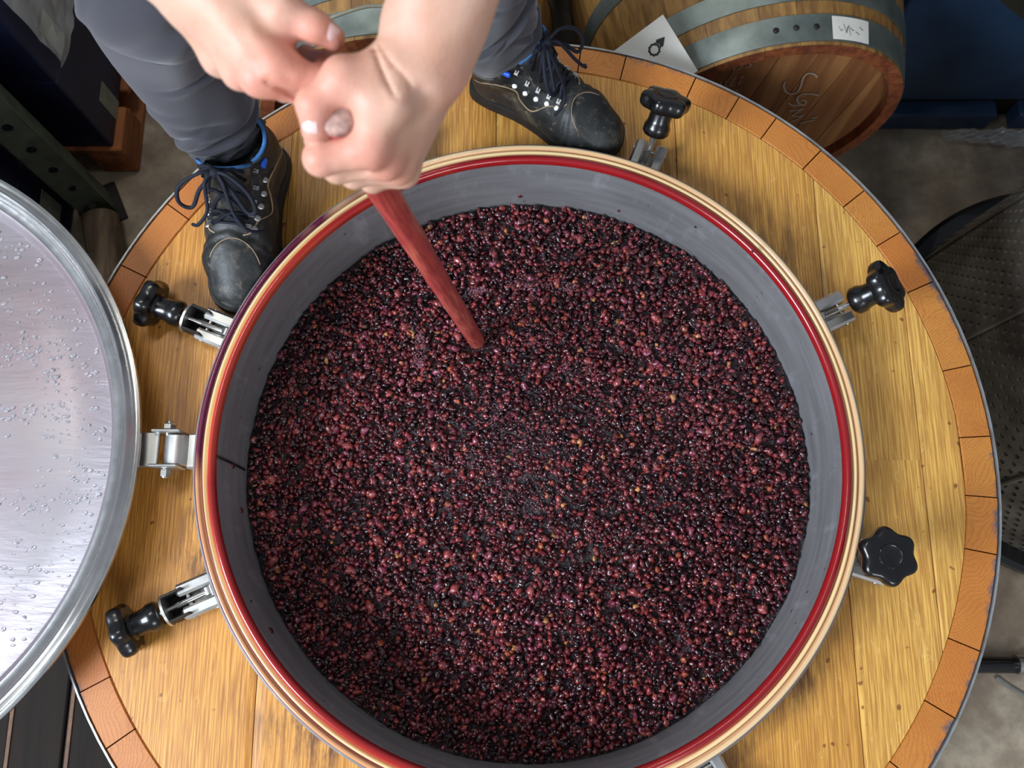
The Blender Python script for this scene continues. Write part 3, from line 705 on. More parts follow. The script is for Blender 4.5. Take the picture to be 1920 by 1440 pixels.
for px in ([(1362, 120), (1370, 112), (1358, 132)], [(1374, 130), (1385, 113)], [(1384, 130), (1392, 121), (1386, 117), (1396, 114)], [(1398, 126), (1408, 122), (1404, 116), (1414, 115), (1420, 114)],
           [(1352, 152), (1346, 166)], [(1362, 150), (1356, 166)], [(1372, 148), (1378, 146), (1368, 160), (1378, 158)], [(1386, 145), (1393, 142), (1384, 156), (1393, 152)], [(1378, 166), (1384, 170)], [(1530, 88), (1545, 84), (1560, 85)]):
    stroke(ch, px, .0011)
c_ = ch.build('chalk_writing', M['chalk'], br); c_.matrix_parent_inverse = Bm.inverted(); tag(c_, 'chalk letters SGM and small numbers')
# three dark rivets and a paper sticker on the front hoop
def on_hoop(theta, s, lift=.003): R = b_rad(s) + lift; return Vector((R * math.cos(theta), s, R * math.sin(theta)))
def surf_pt(u, v):                          # where a sight line meets the front hoop
    best = None
    for k in range(400):
        t = .3 + 2.4 * k / 400
        for s in (.01, .02, .03, .04, .05):
            p = Bm @ on_hoop(t, s); q = CR.T @ (np.array(p) - CC); uu, vv = 960 - 1664.5 * q[0] / q[2], 720 + 1664.5 * q[1] / q[2]
            d = (uu - u) ** 2 + (vv - v) ** 2
            if best is None or d < best[0]: best = (d, t, s)
    return best[1], best[2]
for u, v in ((1455, 61), (1494, 54), (1532, 52)):
    t, s = surf_pt(u, v); p = on_hoop(t, s, .0022); nrm = Vector((math.cos(t), 0, math.sin(t)))
    Q = Matrix.Translation(p) @ nrm.to_track_quat('Z', 'Y').to_matrix().to_4x4()
    MB().lathe([(.0055, 0), (.005, .0016), (.002, .0024), (.001, .0024)], 12, Q).build('rivet', M['dark_steel'], hoops[0], True)
t0, _ = surf_pt(1561, 58); t1, _ = surf_pt(1628, 62); P = []; F = []
for i in range(9):
    t = t0 + (t1 - t0) * i / 8
    for s in (.008, .048): P += [tuple(on_hoop(t, s, .0032)), tuple(on_hoop(t, s, .0036))]
for i in range(8): q = 4 * i; F += [(q + 1, q + 5, q + 7, q + 3), (q, q + 2, q + 6, q + 4), (q, q + 4, q + 5, q + 1), (q + 2, q + 3, q + 7, q + 6)]
stk = MB().add(P, F).build('sticker', M['paper'], hoops[0]); tag(stk, 'white paper label with faint pencil writing')
pm = MB()
for (a_, b_2, c_2) in ((.15, .03, .022), (.28, .035, .02), (.35, .02, .034), (.45, .03, .026), (.6, .024, .022), (.72, .034, .03)):
    t = t0 + (t1 - t0) * a_; pm.tube([on_hoop(t, b_2, .0038), on_hoop(t + (t1 - t0) * .06, c_2, .0038), on_hoop(t + (t1 - t0) * .1, b_2 - .004, .0038)], .0006, 5)
pm.build('pencil_marks', M['zinc'], stk)
# rack
rk = empty('barrel_rack', (.1, 1.2, 0)); tag(rk, 'dark steel barrel rack on the floor under the barrels', 'rack')
def rb(name, lo, hi): o = MB().box(lo, hi, None, .003).build(name, M['dark_steel'], rk); o.matrix_parent_inverse = Matrix.Translation((-.1, -1.2, 0))
zb = BC.z - .345 * BS; print('zb', zb)
for y in (1.10, 1.52):
    rb('cross_rail', (-.72, y, .0), (.84, y + .05, zb - .006))
for x in (-.68, -.02, .76): rb('long_rail', (x, 1.152, 0), (x + .04, 1.518, .03))
for c0 in (-.29, .47):
    for y in (1.105, 1.525):
        for sg_ in (-1, 1): rb('cradle_block', (c0 + sg_ * .2 - .04, y, zb - .006), (c0 + sg_ * .2 + .04, y + .04, zb + .045))

# paper card leaning on the barrel
A_ = Vector(W(1243, 27, 1.70)); B_ = Vector(W(1268, 150, 1.74)); C_ = Vector(W(1105, 130, 1.77))
ux = (C_ - A_).normalized(); uy = (B_ - A_); uy = (uy - ux * uy.dot(ux)).normalized(); un = ux.cross(uy).normalized()
if un.z < 0: un = -un
CM = Matrix(((ux.x, uy.x, un.x, A_.x), (ux.y, uy.y, un.y, A_.y), (ux.z, uy.z, un.z, A_.z), (0, 0, 0, 1)))
MB_ = MB().box((0, 0, -.0012), (.20, .125, 0), CM)
cd = MB_.build('paper_card', M['paper']); tag(cd, 'white paper card with a small black leaf mark leaning on the oak barrel', 'card')
def onc(u, v): return CM.inverted() @ Vector(Pplane(u, v, A_, un))
e0 = onc(1240, 77); e1 = onc(1227, 93)
sy = MB(); d_ = (e0 - e1).normalized(); n_ = Vector((-d_.y, d_.x, 0))
tipp = e0 + d_ * .010
poly = [tipp, e0 + n_ * .009 - d_ * .004, e0 + n_ * .006 - d_ * .010, e0 - d_ * .006, e0 - n_ * .006 - d_ * .010, e0 - n_ * .009 - d_ * .004]
if (poly[1] - poly[0]).cross(poly[2] - poly[0]).z < 0: poly.reverse()
sy.prism([(p.x, p.y) for p in poly], .0002, .0010, CM)
ring = [CM @ Vector((e1.x + .011 * math.cos(k * PI / 10) * (1 if k % 2 else .82), e1.y + .011 * math.sin(k * PI / 10) * (1 if k % 2 else .82), .0008)) for k in range(21)]
sy.tube(ring, .0019, 6, .3, up=un)
sy.build('leaf_mark', M['ink'], cd)

# pale cable lying over the rear barrel
pts = smooth_line([W(430, 130, 1.70), W(520, 80, 1.67), W(600, 42, 1.64), (W(665, 18, 1.64)), W(705, 11, 1.645), W(760, 16, 1.655), W(830, 40, 1.70)], 8)
cb = MB().tube(pts, .0035, 8).build('cable', m_plain('pale_cable', srgb(150, 146, 128), .5, 0, .1, 30, 0), None, True); tag(cb, 'thin pale cable running over the barrel behind the hands', 'cable')

# ------------------------------------------------------------ blue container and dark tank, top right
def m_blue():
    s = NT('blue_paint'); v = s.coords(); n = s.noise(v, 3, 4)
    s.base(s.ramp(n, [(.3, srgb(30, 46, 78)), (.7, srgb(54, 82, 112))])); s.set(Roughness=.42); s.bump(s.noise(v, 40, 3), .05, .002); return s.m
M['bluep'] = m_blue()
p0 = Pz(1800, 243, 0); by_ = p0[1]
bc_ = empty('blue_container', (1.55, by_ + .4, 0)); tag(bc_, 'dark blue metal container standing on the floor behind the barrel', 'container')
def bp_(name, lo, hi, ch=.006, mat='bluep'):
    o = MB().box(lo, hi, None, ch).build(name, M[mat], bc_); o.matrix_parent_inverse = Matrix.Translation(-Vector(bc_.location))
bp_('body', (.88, by_ + .03, .10), (2.5, by_ + .8, .68)); bp_('skid', (.88, by_, .0), (1.30, by_ + .10, .075)); bp_('skid', (1.36, by_, 0), (2.5, by_ + .10, .075)); bp_('top_rim', (.875, by_ + .01, .66), (2.52, by_ + .82, .70))
bp_('crossbar', (.88, by_ + .045, .0), (2.5, by_ + .7, .10), .004, 'dark_steel')
tk = empty('dark_tank', (1.17, 1.10, .7)); tag(tk, 'dark rounded tank in the top right corner of the photo', 'tank')
dm = m_plain('dark_olive_tank', srgb(46, 44, 34), .5, .3, .35, 6)
tc = Vector((1.17, 1.10, .7005))
R_ = .30; tp_ = [(.001, .0), (R_ * .8, .0), (R_ * .98, .03), (R_, .08), (R_, .42), (R_ * .98, .47), (R_ * .85, .52), (.12, .56), (.12, .59), (.001, .59)]
o = MB().lathe(tp_, 64, Matrix.Translation(tc)).build('body', dm, tk, True, .7); o.matrix_parent_inverse = Matrix.Translation(-Vector(tk.location))
o = MB().lathe([(R_ + .001, .40), (R_ + .006, .40), (R_ + .006, .43), (R_ + .001, .43)], 64, Matrix.Translation(tc), closed=True).build('band', M['zinc'], tk, True); o.matrix_parent_inverse = Matrix.Translation(-Vector(tk.location))

# ------------------------------------------------------------ perforated basket, right
bk = empty('perforated_basket', (0, 0, 0)); tag(bk, 'dark perforated press basket with a black ring, standing right of the vat', 'basket')
e1_ = Pz(1700, 470, .02); e2_ = Pz(1905, 1068, .02)
kc = Vector((1.421, .3235, 0)); R1 = ((e1_[0] - kc.x) ** 2 + (e1_[1] - kc.y) ** 2) ** .5; R2 = ((e2_[0] - kc.x) ** 2 + (e2_[1] - kc.y) ** 2) ** .5
print('basket radii', R1, R2)
RB = (R1 + R2) / 2 ; bk.location = kc
MB().lathe([(RB - .05, .0), (RB - .01, 0), (RB, .012), (RB, .04), (RB - .012, .052), (RB - .05, .052)], 128, closed=True).build('base_ring', M['black'], bk, True, .7)
pm_ = m_plain('perforated_dark_sheet', srgb(112, 106, 96), .36, .3, .25, 10)
zt, zb_ = .98, .05; r_b, r_t = RB - .045, RB - .12
rows, colsn = 34, 110; P = []; F = []
def bw(z_, a, off=0): r = r_b + (r_t - r_b) * ((z_ - zb_) / (zt - zb_)) ** 1.2; return ((r + off) * math.cos(a), (r + off) * math.sin(a), z_)
for i in range(rows):
    z0, z1 = zb_ + (zt - zb_) * i / rows, zb_ + (zt - zb_) * (i + 1) / rows
    for j in range(colsn):
        a0 = 2 * PI * (j + .5 * (i % 2)) / colsn; a1 = a0 + 2 * PI / colsn
        q = len(P); hz0, hz1 = z0 + (z1 - z0) * .2, z0 + (z1 - z0) * .8; ha0, ha1 = a0 + (a1 - a0) * .2, a0 + (a1 - a0) * .72
        P += [bw(z0, a0), bw(z0, a1), bw(z1, a1), bw(z1, a0)]
        cz, ca, dz, da = (hz0 + hz1) / 2, (ha0 + ha1) / 2, (hz1 - hz0) / 2, (ha1 - ha0) / 2
        oct_ = [(cz + dz * math.sin(t), ca + da * math.cos(t)) for t in [(-3 + 2 * k) * PI / 8 + -PI / 4 for k in range(8)]]
        oct_ = [(cz + dz * math.sin(-3 * PI / 4 + k * PI / 4 + PI / 8 - PI / 8), ca + da * math.cos(-3 * PI / 4 + k * PI / 4)) for k in range(8)]
        P += [bw(z_, a, .0) for z_, a in oct_] + [bw(z_, a, -.008) for z_, a in oct_]
        c4 = [0, 1, 2, 3]
        for c, (k0, k1, k2) in zip(range(4), ((0, 1, 2), (2, 3, 4), (4, 5, 6), (6, 7, 8))):
            F.append((q + c, q + (c + 1) % 4, q + 4 + k2 % 8, q + 4 + k1, q + 4 + k0))
        for k in range(8): F.append((q + 4 + k, q + 4 + (k + 1) % 8, q + 12 + (k + 1) % 8, q + 12 + k))
pb = MB().add(P, F).build('perforated_wall', pm_, bk); tag(pb, kind='stuff')
MB().lathe([(r_t - .006, zt - .004), (r_t + .008, zt - .004), (r_t + .008, zt + .02), (r_t - .006, zt + .02)], 96, closed=True).build('top_ring', M['black'], bk, True, .7)
for k in range(9):
    a = 2 * PI * k / 9 + .35; MB().tube([bw(zb_ + (zt - zb_) * i / 10, a, .004) for i in range(11)], .006, 6).build('rib', pm_, bk, True)

# ------------------------------------------------------------ things on the floor, right
def floor_pt(u, v, z=.0): return Pz(u, v, z)
ho = MB().tube(smooth_line([floor_pt(1700, 1236, .02), floor_pt(1780, 1246, .02), floor_pt(1880, 1247, .02), floor_pt(2100, 1250, .02)], 6), .019, 12).build('hose', M['black'], None, True)
tag(ho, 'black hose lying on the floor right of the vat', 'hose')
q = floor_pt(1905, 1246, .03); MB().tube([q, q + np.array([.035, 0, 0])], .023, 14).build('coupling', M['steel'], ho, True, .7)
q = floor_pt(1905, 1246, .03) + np.array([.06, 0, 0]); MB().tube([q, q + np.array([.05, 0, 0])], .021, 14).build('coupling', M['steel'], ho, True, .7)
ck = MB().tube([floor_pt(1868, 1270, .004), floor_pt(1900, 1292, .004), floor_pt(1990, 1345, .004)], .006, 6, .4).build('strap', m_plain('pale_strap', srgb(130, 130, 122), .7), None); tag(ck, 'thin pale strap lying on the floor beside the hose', 'strap')
# crumpled clear film
s_ = NT('clear_film'); s_.base((.8, .84, .84, 1)); s_.set(Roughness=.2, Alpha=.26, Specular_IOR_Level=.9); M['film'] = s_.m
def film(name, corners, nx, ny, amp, label, cat):
    c = [Vector(p) for p in corners]; P = []; F = []; nn = (c[1] - c[0]).cross(c[3] - c[0]).normalized()
    for i in range(nx + 1):
        for j in range(ny + 1):
            u, v = i / nx, j / ny; p = c[0] * (1 - u) * (1 - v) + c[1] * u * (1 - v) + c[2] * u * v + c[3] * (1 - u) * v
            P.append(p + nn * (amp * (abs(math.sin(9 * u + 4 * math.sin(5 * v))) + .6 * abs(math.sin(23 * u - 9 * v)) + random.uniform(0, .25))))
    for i in range(nx):
        for j in range(ny): q = i * (ny + 1) + j; F.append((q, q + ny + 1, q + ny + 2, q + 1))
    o = MB().add(P, F).build(name, M['film'], None, False); md = o.modifiers.new('thickness', 'SOLIDIFY'); md.thickness = .0006
    tag(o, label, cat); return o
film('plastic_film', [floor_pt(1765, 268, .003), floor_pt(1945, 285, .003), floor_pt(1945, 247, .003), floor_pt(1760, 250, .003)], 46, 14, .016, 'crumpled clear plastic film lying on the floor before the blue container', 'film')

# ------------------------------------------------------------ cartons, pallets and rack upright, left
M['carton'] = m_plain('navy_carton', srgb(26, 34, 66), .45, 0, .25, 8, .05)
M['pallet'] = m_grain('pallet_wood', srgb(168, 96, 50), srgb(196, 130, 74), srgb(110, 56, 28), 'Y', .7, 30)
M['label'] = m_plain('carton_label', srgb(150, 156, 138), .7, 0, .1, 30, 0)
pc = Pz(262, 322, 0); X1, Y0 = pc[0], pc[1]
pal = empty('wooden_pallet', (X1, Y0, 0)); tag(pal, 'orange-brown wooden pallet under the tall stack of navy cartons', 'pallet')
def pp(name, lo, hi, ch=.004, mat='pallet', par=pal):
    o = MB().box(lo, hi, None, ch).build(name, M[mat], par); o.matrix_parent_inverse = Matrix.Translation(-Vector(par.location)); return o
for k in range(3): pp('runner', (X1 - .8 + k * .35, Y0, .0), (X1 - .70 + k * .35, Y0 + 1.2, .022))
for k in range(3):
    for j in range(3): pp('block', (X1 - .8 + k * .35, Y0 + j * .53, .022), (X1 - .70 + k * .35, Y0 + .14 + j * .53, .10))
for j in range(7): pp('deck_board', (X1 - .8, Y0 + j * .178, .10), (X1, Y0 + .13 + j * .178, .122))
ncar = 0
CT = []
def carton(x0, y0, z0, x1, y1, z1, label, lab=None):
    r = MB().box((x0, y0, z0), (x1, y1, z1), None, .004).build('carton', M['carton']); tag(r, label, 'carton', 'navy cartons stacked on the left'); CT.append(r)
    MB().box((x0 + .01, (y0 + y1) / 2 - .025, z1 - .0003), (x1 - .01, (y0 + y1) / 2 + .025, z1 + .0004)).build('tape', M['black'], r)
    if lab == 'e': MB().box((x1 - .0002, y0 + .03, z0 + .10), (x1 + .0008, y0 + .07, z0 + .21)).build('label', M['label'], r)
    if lab == 's': MB().box((x1 - .16, y0 - .0008, z0 + .12), (x1 - .06, y0 + .0002, z0 + .18)).build('label', M['label'], r)
names = ['lowest', 'second from the bottom', 'third from the bottom', 'topmost']
cx1 = X1 - .02
for lv in range(3):
    for c in range(2):
        for d in range(3):
            z0 = .122 + lv * .30
            row = ['front', 'middle', 'rear'][d]; side = ['right', 'left'][c]
            carton(cx1 - .34 * (c + 1) + .006, Y0 + .01 + d * .36, z0 + .001, cx1 - .34 * c, Y0 + .01 + d * .36 + .354, z0 + .298,
                   'navy carton on the pallet, %s layer, %s row, %s column' % (names[lv] if lv < 2 else 'top', row, side), 's' if (d == 0 and c) else None)
for (u, v) in ((98, 62), (205, 85), (205, 190)):
    q = Pplane(u, v, (cx1, 0, 0), (1, 0, 0)); best = min(CT, key=lambda o: (Vector((cx1, q[1], q[2])) - sum((Vector(b_) for b_ in o.bound_box), Vector()) / 8).length)
    MB().box((cx1 - .0002, q[1] - .028, q[2] - .05), (cx1 + .0008, q[1] + .028, q[2] + .05)).build('label', M['label'], best)
fl = film('stretch_film', [(cx1 + .006, Y0 + .05, .42), (cx1 + .006, Y0 + .62, .42), (cx1 + .006, Y0 + .62, 1.01), (cx1 + .006, Y0 + .03, 1.01)], 26, 22, .010, 'clear stretch film hanging on the side of the navy cartons', 'film')
# perforated rack upright
up = Pz(196, 408, 0); fx, fy = up[0], up[1]
ur = empty('rack_upright', (fx, fy, 0)); tag(ur, 'grey-green perforated steel rack upright standing by the cartons', 'rack upright')
gm = m_plain('grey_green_paint', srgb(96, 108, 92), .5, .2, .2, 20)
P = []; F = []; wu = .075; nz = 42; hz = 2.1 / nz
for i in range(nz):
    z0 = i * hz; q = len(P); P += [(-wu / 2, 0, z0), (wu / 2, 0, z0), (wu / 2, 0, z0 + hz), (-wu / 2, 0, z0 + hz)]
    o8 = [(.012 * math.cos(-3 * PI / 4 + k * PI / 4), z0 + hz / 2 + .016 * math.sin(-3 * PI / 4 + k * PI / 4)) for k in range(8)]
    if i % 2: P += [(x, 0, z_) for x, z_ in o8]; P += [(x, .003, z_) for x, z_ in o8]
    if i % 2:
        for c, (k0, k1, k2) in zip(range(4), ((0, 1, 2), (2, 3, 4), (4, 5, 6), (6, 7, 8))): F.append((q + c, q + (c + 1) % 4, q + 4 + k2 % 8, q + 4 + k1, q + 4 + k0))
        for k in range(8): F.append((q + 4 + k, q + 4 + (k + 1) % 8, q + 12 + (k + 1) % 8, q + 12 + k))
    else: F.append((q, q + 1, q + 2, q + 3))
Mu = Matrix.Rotation(math.radians(25), 4, 'Z')
o = MB().add([Mu @ Vector(p) for p in P], F).build('perforated_face', gm, ur)
for s in (-1, 1): MB().box((s * wu / 2 - .0015, 0, 0), (s * wu / 2 + .0015, .06, 2.1), Mu).build('flange', gm, ur)
MB().box((-.06, -.03, 0), (.06, .09, .008), Mu, .002).build('foot_plate', M['dark_steel'], ur)
MB().lathe([(.009, .008), (.009, .03), (.014, .03), (.014, .04), (.001, .04)], 6, Matrix.Translation((.04, -.012, 0))).build('anchor_bolt', M['dark_steel'], ur)
# second carton stack in front of the upright, and the short round post
qx = Pz(150, 500, 0)
for lv in range(3):
    carton(qx[0] - .42, qx[1] - .12, .002 + lv * .27, qx[0] - .035, qx[1] + .26, .27 + lv * .27, 'dark navy carton beside the lid, %s of the near stack' % ['lowest', 'middle', 'topmost'][lv])
q = Pplane(95, 388, (qx[0] - .035, 0, 0), (1, 0, 0)); MB().box((q[0] - .0002, q[1] - .026, q[2] - .05), (q[0] + .0008, q[1] + .026, q[2] + .05)).build('label', M['label'], CT[-1] if q[2] > .54 else CT[-2] if q[2] > .27 else CT[-3])
w0, w1 = Pz(186, 405, .05), Pz(212, 545, .05)
wp = MB().tube([w0, w0 + (w1 - w0) * .02, w0 + (w1 - w0) * .98, w1], [.043, .048, .048, .044], 24).build('wooden_post', m_grain('grey_brown_post', srgb(96, 80, 60), srgb(120, 100, 76), srgb(60, 46, 34), 'Y', .7), None, True, .6)
tag(wp, 'short round wooden post lying on the floor beside the vat', 'post')
tb = MB().tube([w0 + np.array([0, -.13, 0]), w0 + np.array([.004, -.12, 0])], .0495, 24).build('band', M['dark_steel'], wp, True, .6)
# plank platform, bottom left
plt = empty('plank_platform', (-1.2, -.9, 0)); tag(plt, 'dark brown plank platform on the floor below the lid', 'platform')
dk_m = m_grain('dark_wet_plank', srgb(30, 20, 12), srgb(40, 27, 16), srgb(18, 12, 8), 'Y', .9, 40)
eg_m = m_plain('plank_edge', srgb(110, 70, 36), .6, 0, .25, 40)
for k in range(9):
    x = -1.60 + k * .125
    MB().box((x + .2, -.95, .10), (x + .2 + .119, .02, .13), None, .003).build('plank', dk_m, plt).matrix_parent_inverse = Matrix.Translation((1.2, .9, 0))
for k in range(3): MB().box((-1.42, -.90 + k * .65, .0), (-.28 - .1, -.82 + k * .65, .10), None, .003).build('bearer', dk_m, plt).matrix_parent_inverse = Matrix.Translation((1.2, .9, 0))
for k, x in ((0, -1.275), (1, -1.155), (2, -1.02), (3, -.90)):
    MB().box((x, -.95, .13), (x + .008, .0 - .05 * k, .133)).build('batten', eg_m, plt).matrix_parent_inverse = Matrix.Translation((1.2, .9, 0))

# ------------------------------------------------------------ implicit surfaces for the figure and the boots
class Field:
    def __init__(s, lo, hi, h, far=.05):
        s.lo = np.array(lo, float); s.h = h; s.n = (np.ceil((np.array(hi) - s.lo) / h).astype(int) + 1)
        s.ax = [np.float32(s.lo[i] + h * np.arange(s.n[i])) for i in range(3)]; s.far = far
        s.D = np.full(s.n, far, np.float32)
    def new(s): return np.full(s.n, s.far, np.float32)
    def region(s, lo, hi):
        i0 = np.clip(np.floor((np.array(lo) - s.lo) / s.h).astype(int), 0, s.n); i1 = np.clip(np.ceil((np.array(hi) - s.lo) / s.h).astype(int) + 1, 0, s.n)
        return tuple(slice(a, b) for a, b in zip(i0, i1))
    def grid(s, sl): return s.ax[0][sl[0]][:, None, None], s.ax[1][sl[1]][None, :, None], s.ax[2][sl[2]][None, None, :]
    def cone(s, D, a, b, ra, rb, k=.004, sq=None):
        a = np.array(a, float); b = np.array(b, float); m = max(ra, rb) + .03
        sl = s.region(np.minimum(a, b) - m, np.maximum(a, b) + m)
        if any(q.stop <= q.start for q in sl): return
        X, Y, Z = s.grid(sl); ab = b - a; L2 = float(ab @ ab) + 1e-9
        t = np.clip(((X - a[0]) * ab[0] + (Y - a[1]) * ab[1] + (Z - a[2]) * ab[2]) / L2, 0, 1)
        dx, dy, dz = X - (a[0] + t * ab[0]), Y - (a[1] + t * ab[1]), Z - (a[2] + t * ab[2])
        if sq is not None:                                        # (direction, factor): flatten across a direction
            n, f = sq; n = np.array(n) / np.linalg.norm(n); c = dx * n[0] + dy * n[1] + dz * n[2]
            d = np.sqrt(np.maximum(dx * dx + dy * dy + dz * dz - c * c + (c / f) ** 2, 1e-12)) - (ra + (rb - ra) * t); d = d * min(f, 1)
        else: d = np.sqrt(dx * dx + dy * dy + dz * dz) - (ra + (rb - ra) * t)
        s.smin(D, sl, d, k)
    def smin(s, D, sl, d, k):
        A = D[sl]
        if k > 0: hh = np.maximum(k - np.abs(A - d), 0) / k; D[sl] = np.minimum(A, d) - hh * hh * k * .25
        else: D[sl] = np.minimum(A, d)
    def mesh(s, D):
        S = D < 0; n0, n1, n2 = S.shape
        c = np.zeros((n0 - 1, n1 - 1, n2 - 1), np.uint8)
        for i in (0, 1):
            for j in (0, 1):
                for k in (0, 1): c += S[i:n0 - 1 + i, j:n1 - 1 + j, k:n2 - 1 + k]
        I = np.argwhere((c > 0) & (c < 8)); idx = np.full(c.shape, -1, np.int32); idx[I[:, 0], I[:, 1], I[:, 2]] = np.arange(len(I))
        acc = np.zeros((len(I), 3)); num = np.zeros(len(I))
        cor = [(i, j, k) for i in (0, 1) for j in (0, 1) for k in (0, 1)]
        for a in cor:
            for ax_ in range(3):
                if a[ax_] == 0:
                    b = list(a); b[ax_] = 1
                    da = D[I[:, 0] + a[0], I[:, 1] + a[1], I[:, 2] + a[2]]; db = D[I[:, 0] + b[0], I[:, 1] + b[1], I[:, 2] + b[2]]
                    m = (da < 0) != (db < 0); t = np.where(m, da / np.where(m, da - db, 1), 0)
                    p = np.array(a, float)[None] + np.zeros((len(I), 3)); p[:, ax_] = t
                    acc += p * m[:, None]; num += m
        V = (I + acc / num[:, None]) * s.h + s.lo; Fs = []
        for ax_ in range(3):
            u, v = [(1, 2), (2, 0), (0, 1)][ax_]
            sa = [slice(0, None)] * 3; A = np.diff(S.astype(np.int8), axis=ax_); E_ = np.argwhere(A != 0); sg = A[E_[:, 0], E_[:, 1], E_[:, 2]]
            ok = (E_[:, u] > 0) & (E_[:, v] > 0) & (E_[:, u] < S.shape[u] - 1) & (E_[:, v] < S.shape[v] - 1); E_, sg = E_[ok], sg[ok]
            def cell(du, dv): q = E_.copy(); q[:, u] += du; q[:, v] += dv; return idx[q[:, 0], q[:, 1], q[:, 2]]
            q = np.stack([cell(-1, -1), cell(0, -1), cell(0, 0), cell(-1, 0)], 1); q[sg > 0] = q[sg > 0][:, ::-1]; Fs.append(q)
        return V, np.concatenate(Fs)

def crease(fd, D, px, amp, wid, dmax, dscale=.70):
    """sculpt a skin fold: a shallow groove along a line on the near side"""
    pts = np.array(px, float)
    lo = np.min([W(u, v, dmax - .12) for u, v in px] + [W(u, v, dmax) for u, v in px], 0) - .02; hi = np.max([W(u, v, dmax - .12) for u, v in px] + [W(u, v, dmax) for u, v in px], 0) + .02
    sl = fd.region(lo, hi); X, Y, Z = fd.grid(sl)
    rx, ry, rz = X - CC[0], Y - CC[1], Z - CC[2]
    cx = rx * CR[0, 0] + ry * CR[1, 0] + rz * CR[2, 0]; cy = rx * CR[0, 1] + ry * CR[1, 1] + rz * CR[2, 1]; cz = -(rx * CR[0, 2] + ry * CR[1, 2] + rz * CR[2, 2])
    U = 960 + 1664.5 * cx / cz; V = 720 - 1664.5 * cy / cz; best = np.full(U.shape, 1e9, np.float32)
    for a, b in zip(pts[:-1], pts[1:]):
        ab = b - a; t = np.clip(((U - a[0]) * ab[0] + (V - a[1]) * ab[1]) / (ab @ ab), 0, 1)
        best = np.minimum(best, (U - a[0] - t * ab[0]) ** 2 + (V - a[1] - t * ab[1]) ** 2)
    dm = np.sqrt(best) / 1664.5 * dscale
    D[sl] += (amp * np.exp(-(dm / wid) ** 2) * (cz < dmax)).astype(np.float32)

def arm(fingers, palm, fore, creases, elbow, kp=.012):
    allp = [p[:3] for ch_ in fingers + palm + fore for p in ch_]
    Wp = np.array([W(*p) for p in allp] + [elbow]); lo, hi = Wp.min(0) - .055, Wp.max(0) + .055
    fd = Field(lo, hi, .0021); FI = fd.new()
    for ch_ in fingers:
        T = fd.new()
        for p, q in zip(ch_[:-1], ch_[1:]): fd.cone(T, W(*p[:3]), W(*q[:3]), p[3] / 1000, q[3] / 1000, .003)
        for p in ch_[1:-1]: fd.cone(T, W(*p[:3]), W(*p[:3]), (p[3] + .5) / 1000, (p[3] + .5) / 1000, .006)       # knuckle fullness
        fd.smin(FI, (slice(None),) * 3, T, .0018)
    PA = fd.D
    for ch_ in palm:
        for p, q in zip(ch_[:-1], ch_[1:]): fd.cone(PA, W(*p[:3]), W(*q[:3]), p[3] / 1000, q[3] / 1000, .010)
    prev = None
    for ch_ in fore:
        for p, q in zip(ch_[:-1], ch_[1:]): fd.cone(PA, W(*p[:3]), W(*q[:3]), p[3] / 1000, q[3] / 1000, .016)
        prev = ch_[-1]
        fd.cone(PA, W(*prev[:3]), elbow, prev[3] / 1000, .043, .016)
    fd.smin(PA, (slice(None),) * 3, FI, kp)
    for px, amp, wid, dmax in creases: crease(fd, PA, px, amp, wid, dmax)
    V, F = fd.mesh(PA)
    return V, F
ELL = np.array([.010, .315, H + 1.03]); ELR = np.array([-.46, .40, H + 1.04])
# left fist, closed round the pole, thumb over the index finger
LF = [[(694, 280, .700, 14), (602, 297, .702, 13), (598, 262, .724, 10.2), (622, 236, .745, 9.2)],
      [(722, 303, .722, 13.2), (634, 314, .727, 12), (612, 284, .748, 10.0), (640, 244, .765, 9)],
      [(745, 314, .747, 12.5), (664, 326, .750, 11.3), (640, 298, .770, 9.8), (668, 262, .785, 9)],
      [(757, 322, .772, 11.5), (698, 338, .774, 9.8), (668, 314, .792, 8.8), (694, 288, .803, 8)]]
LT = [[(740, 128, .690, 17), (645, 148, .678, 15), (590, 196, .684, 13.2), (592, 244, .692, 11.6)]]
LP = [[(775, 135, .690, 17), (740, 190, .682, 15), (694, 280, .700, 14)], [(790, 150, .692, 17), (722, 303, .722, 13.5)], [(805, 165, .70, 16), (745, 314, .747, 13)], [(814, 178, .715, 15), (757, 322, .772, 12)],
      [(735, 128, .688, 18), (698, 190, .682, 13), (694, 250, .696, 13)], [(645, 148, .68, 13), (695, 160, .684, 15)], [(760, 160, .715, 18), (720, 240, .735, 14)], [(742, 130, .69, 17), (800, 150, .70, 22)]]
LFo = [[(796, 122, .695, 25.5), (818, 60, .692, 29), (834, 0, .688, 34)], [(752, 98, .690, 14), (772, 50, .690, 20)], [(838, 140, .698, 12), (842, 118, .698, 13), (850, 60, .695, 18)]]
LC_ = [([(702, 92), (712, 120), (728, 158), (742, 182)], .0030, .0016, .715), ([(712, 86), (734, 118), (762, 146), (770, 160)], .0022, .0014, .715),
       ([(690, 318), (650, 334), (640, 338)], .0012, .002, .73), ([(588, 318), (612, 308), (622, 312)], .0010, .0018, .71), ([(566, 240), (596, 256), (612, 262)], .0008, .0012, .70),
       ([(560, 205), (580, 214), (604, 212)], .0007, .0012, .69), ([(735, 250), (765, 200), (790, 170)], .0010, .006, .72), ([(760, 280), (790, 220), (805, 190)], .0012, .006, .74)]
VL, FL = arm(LF + LT, LP, LFo, LC_, ELL)
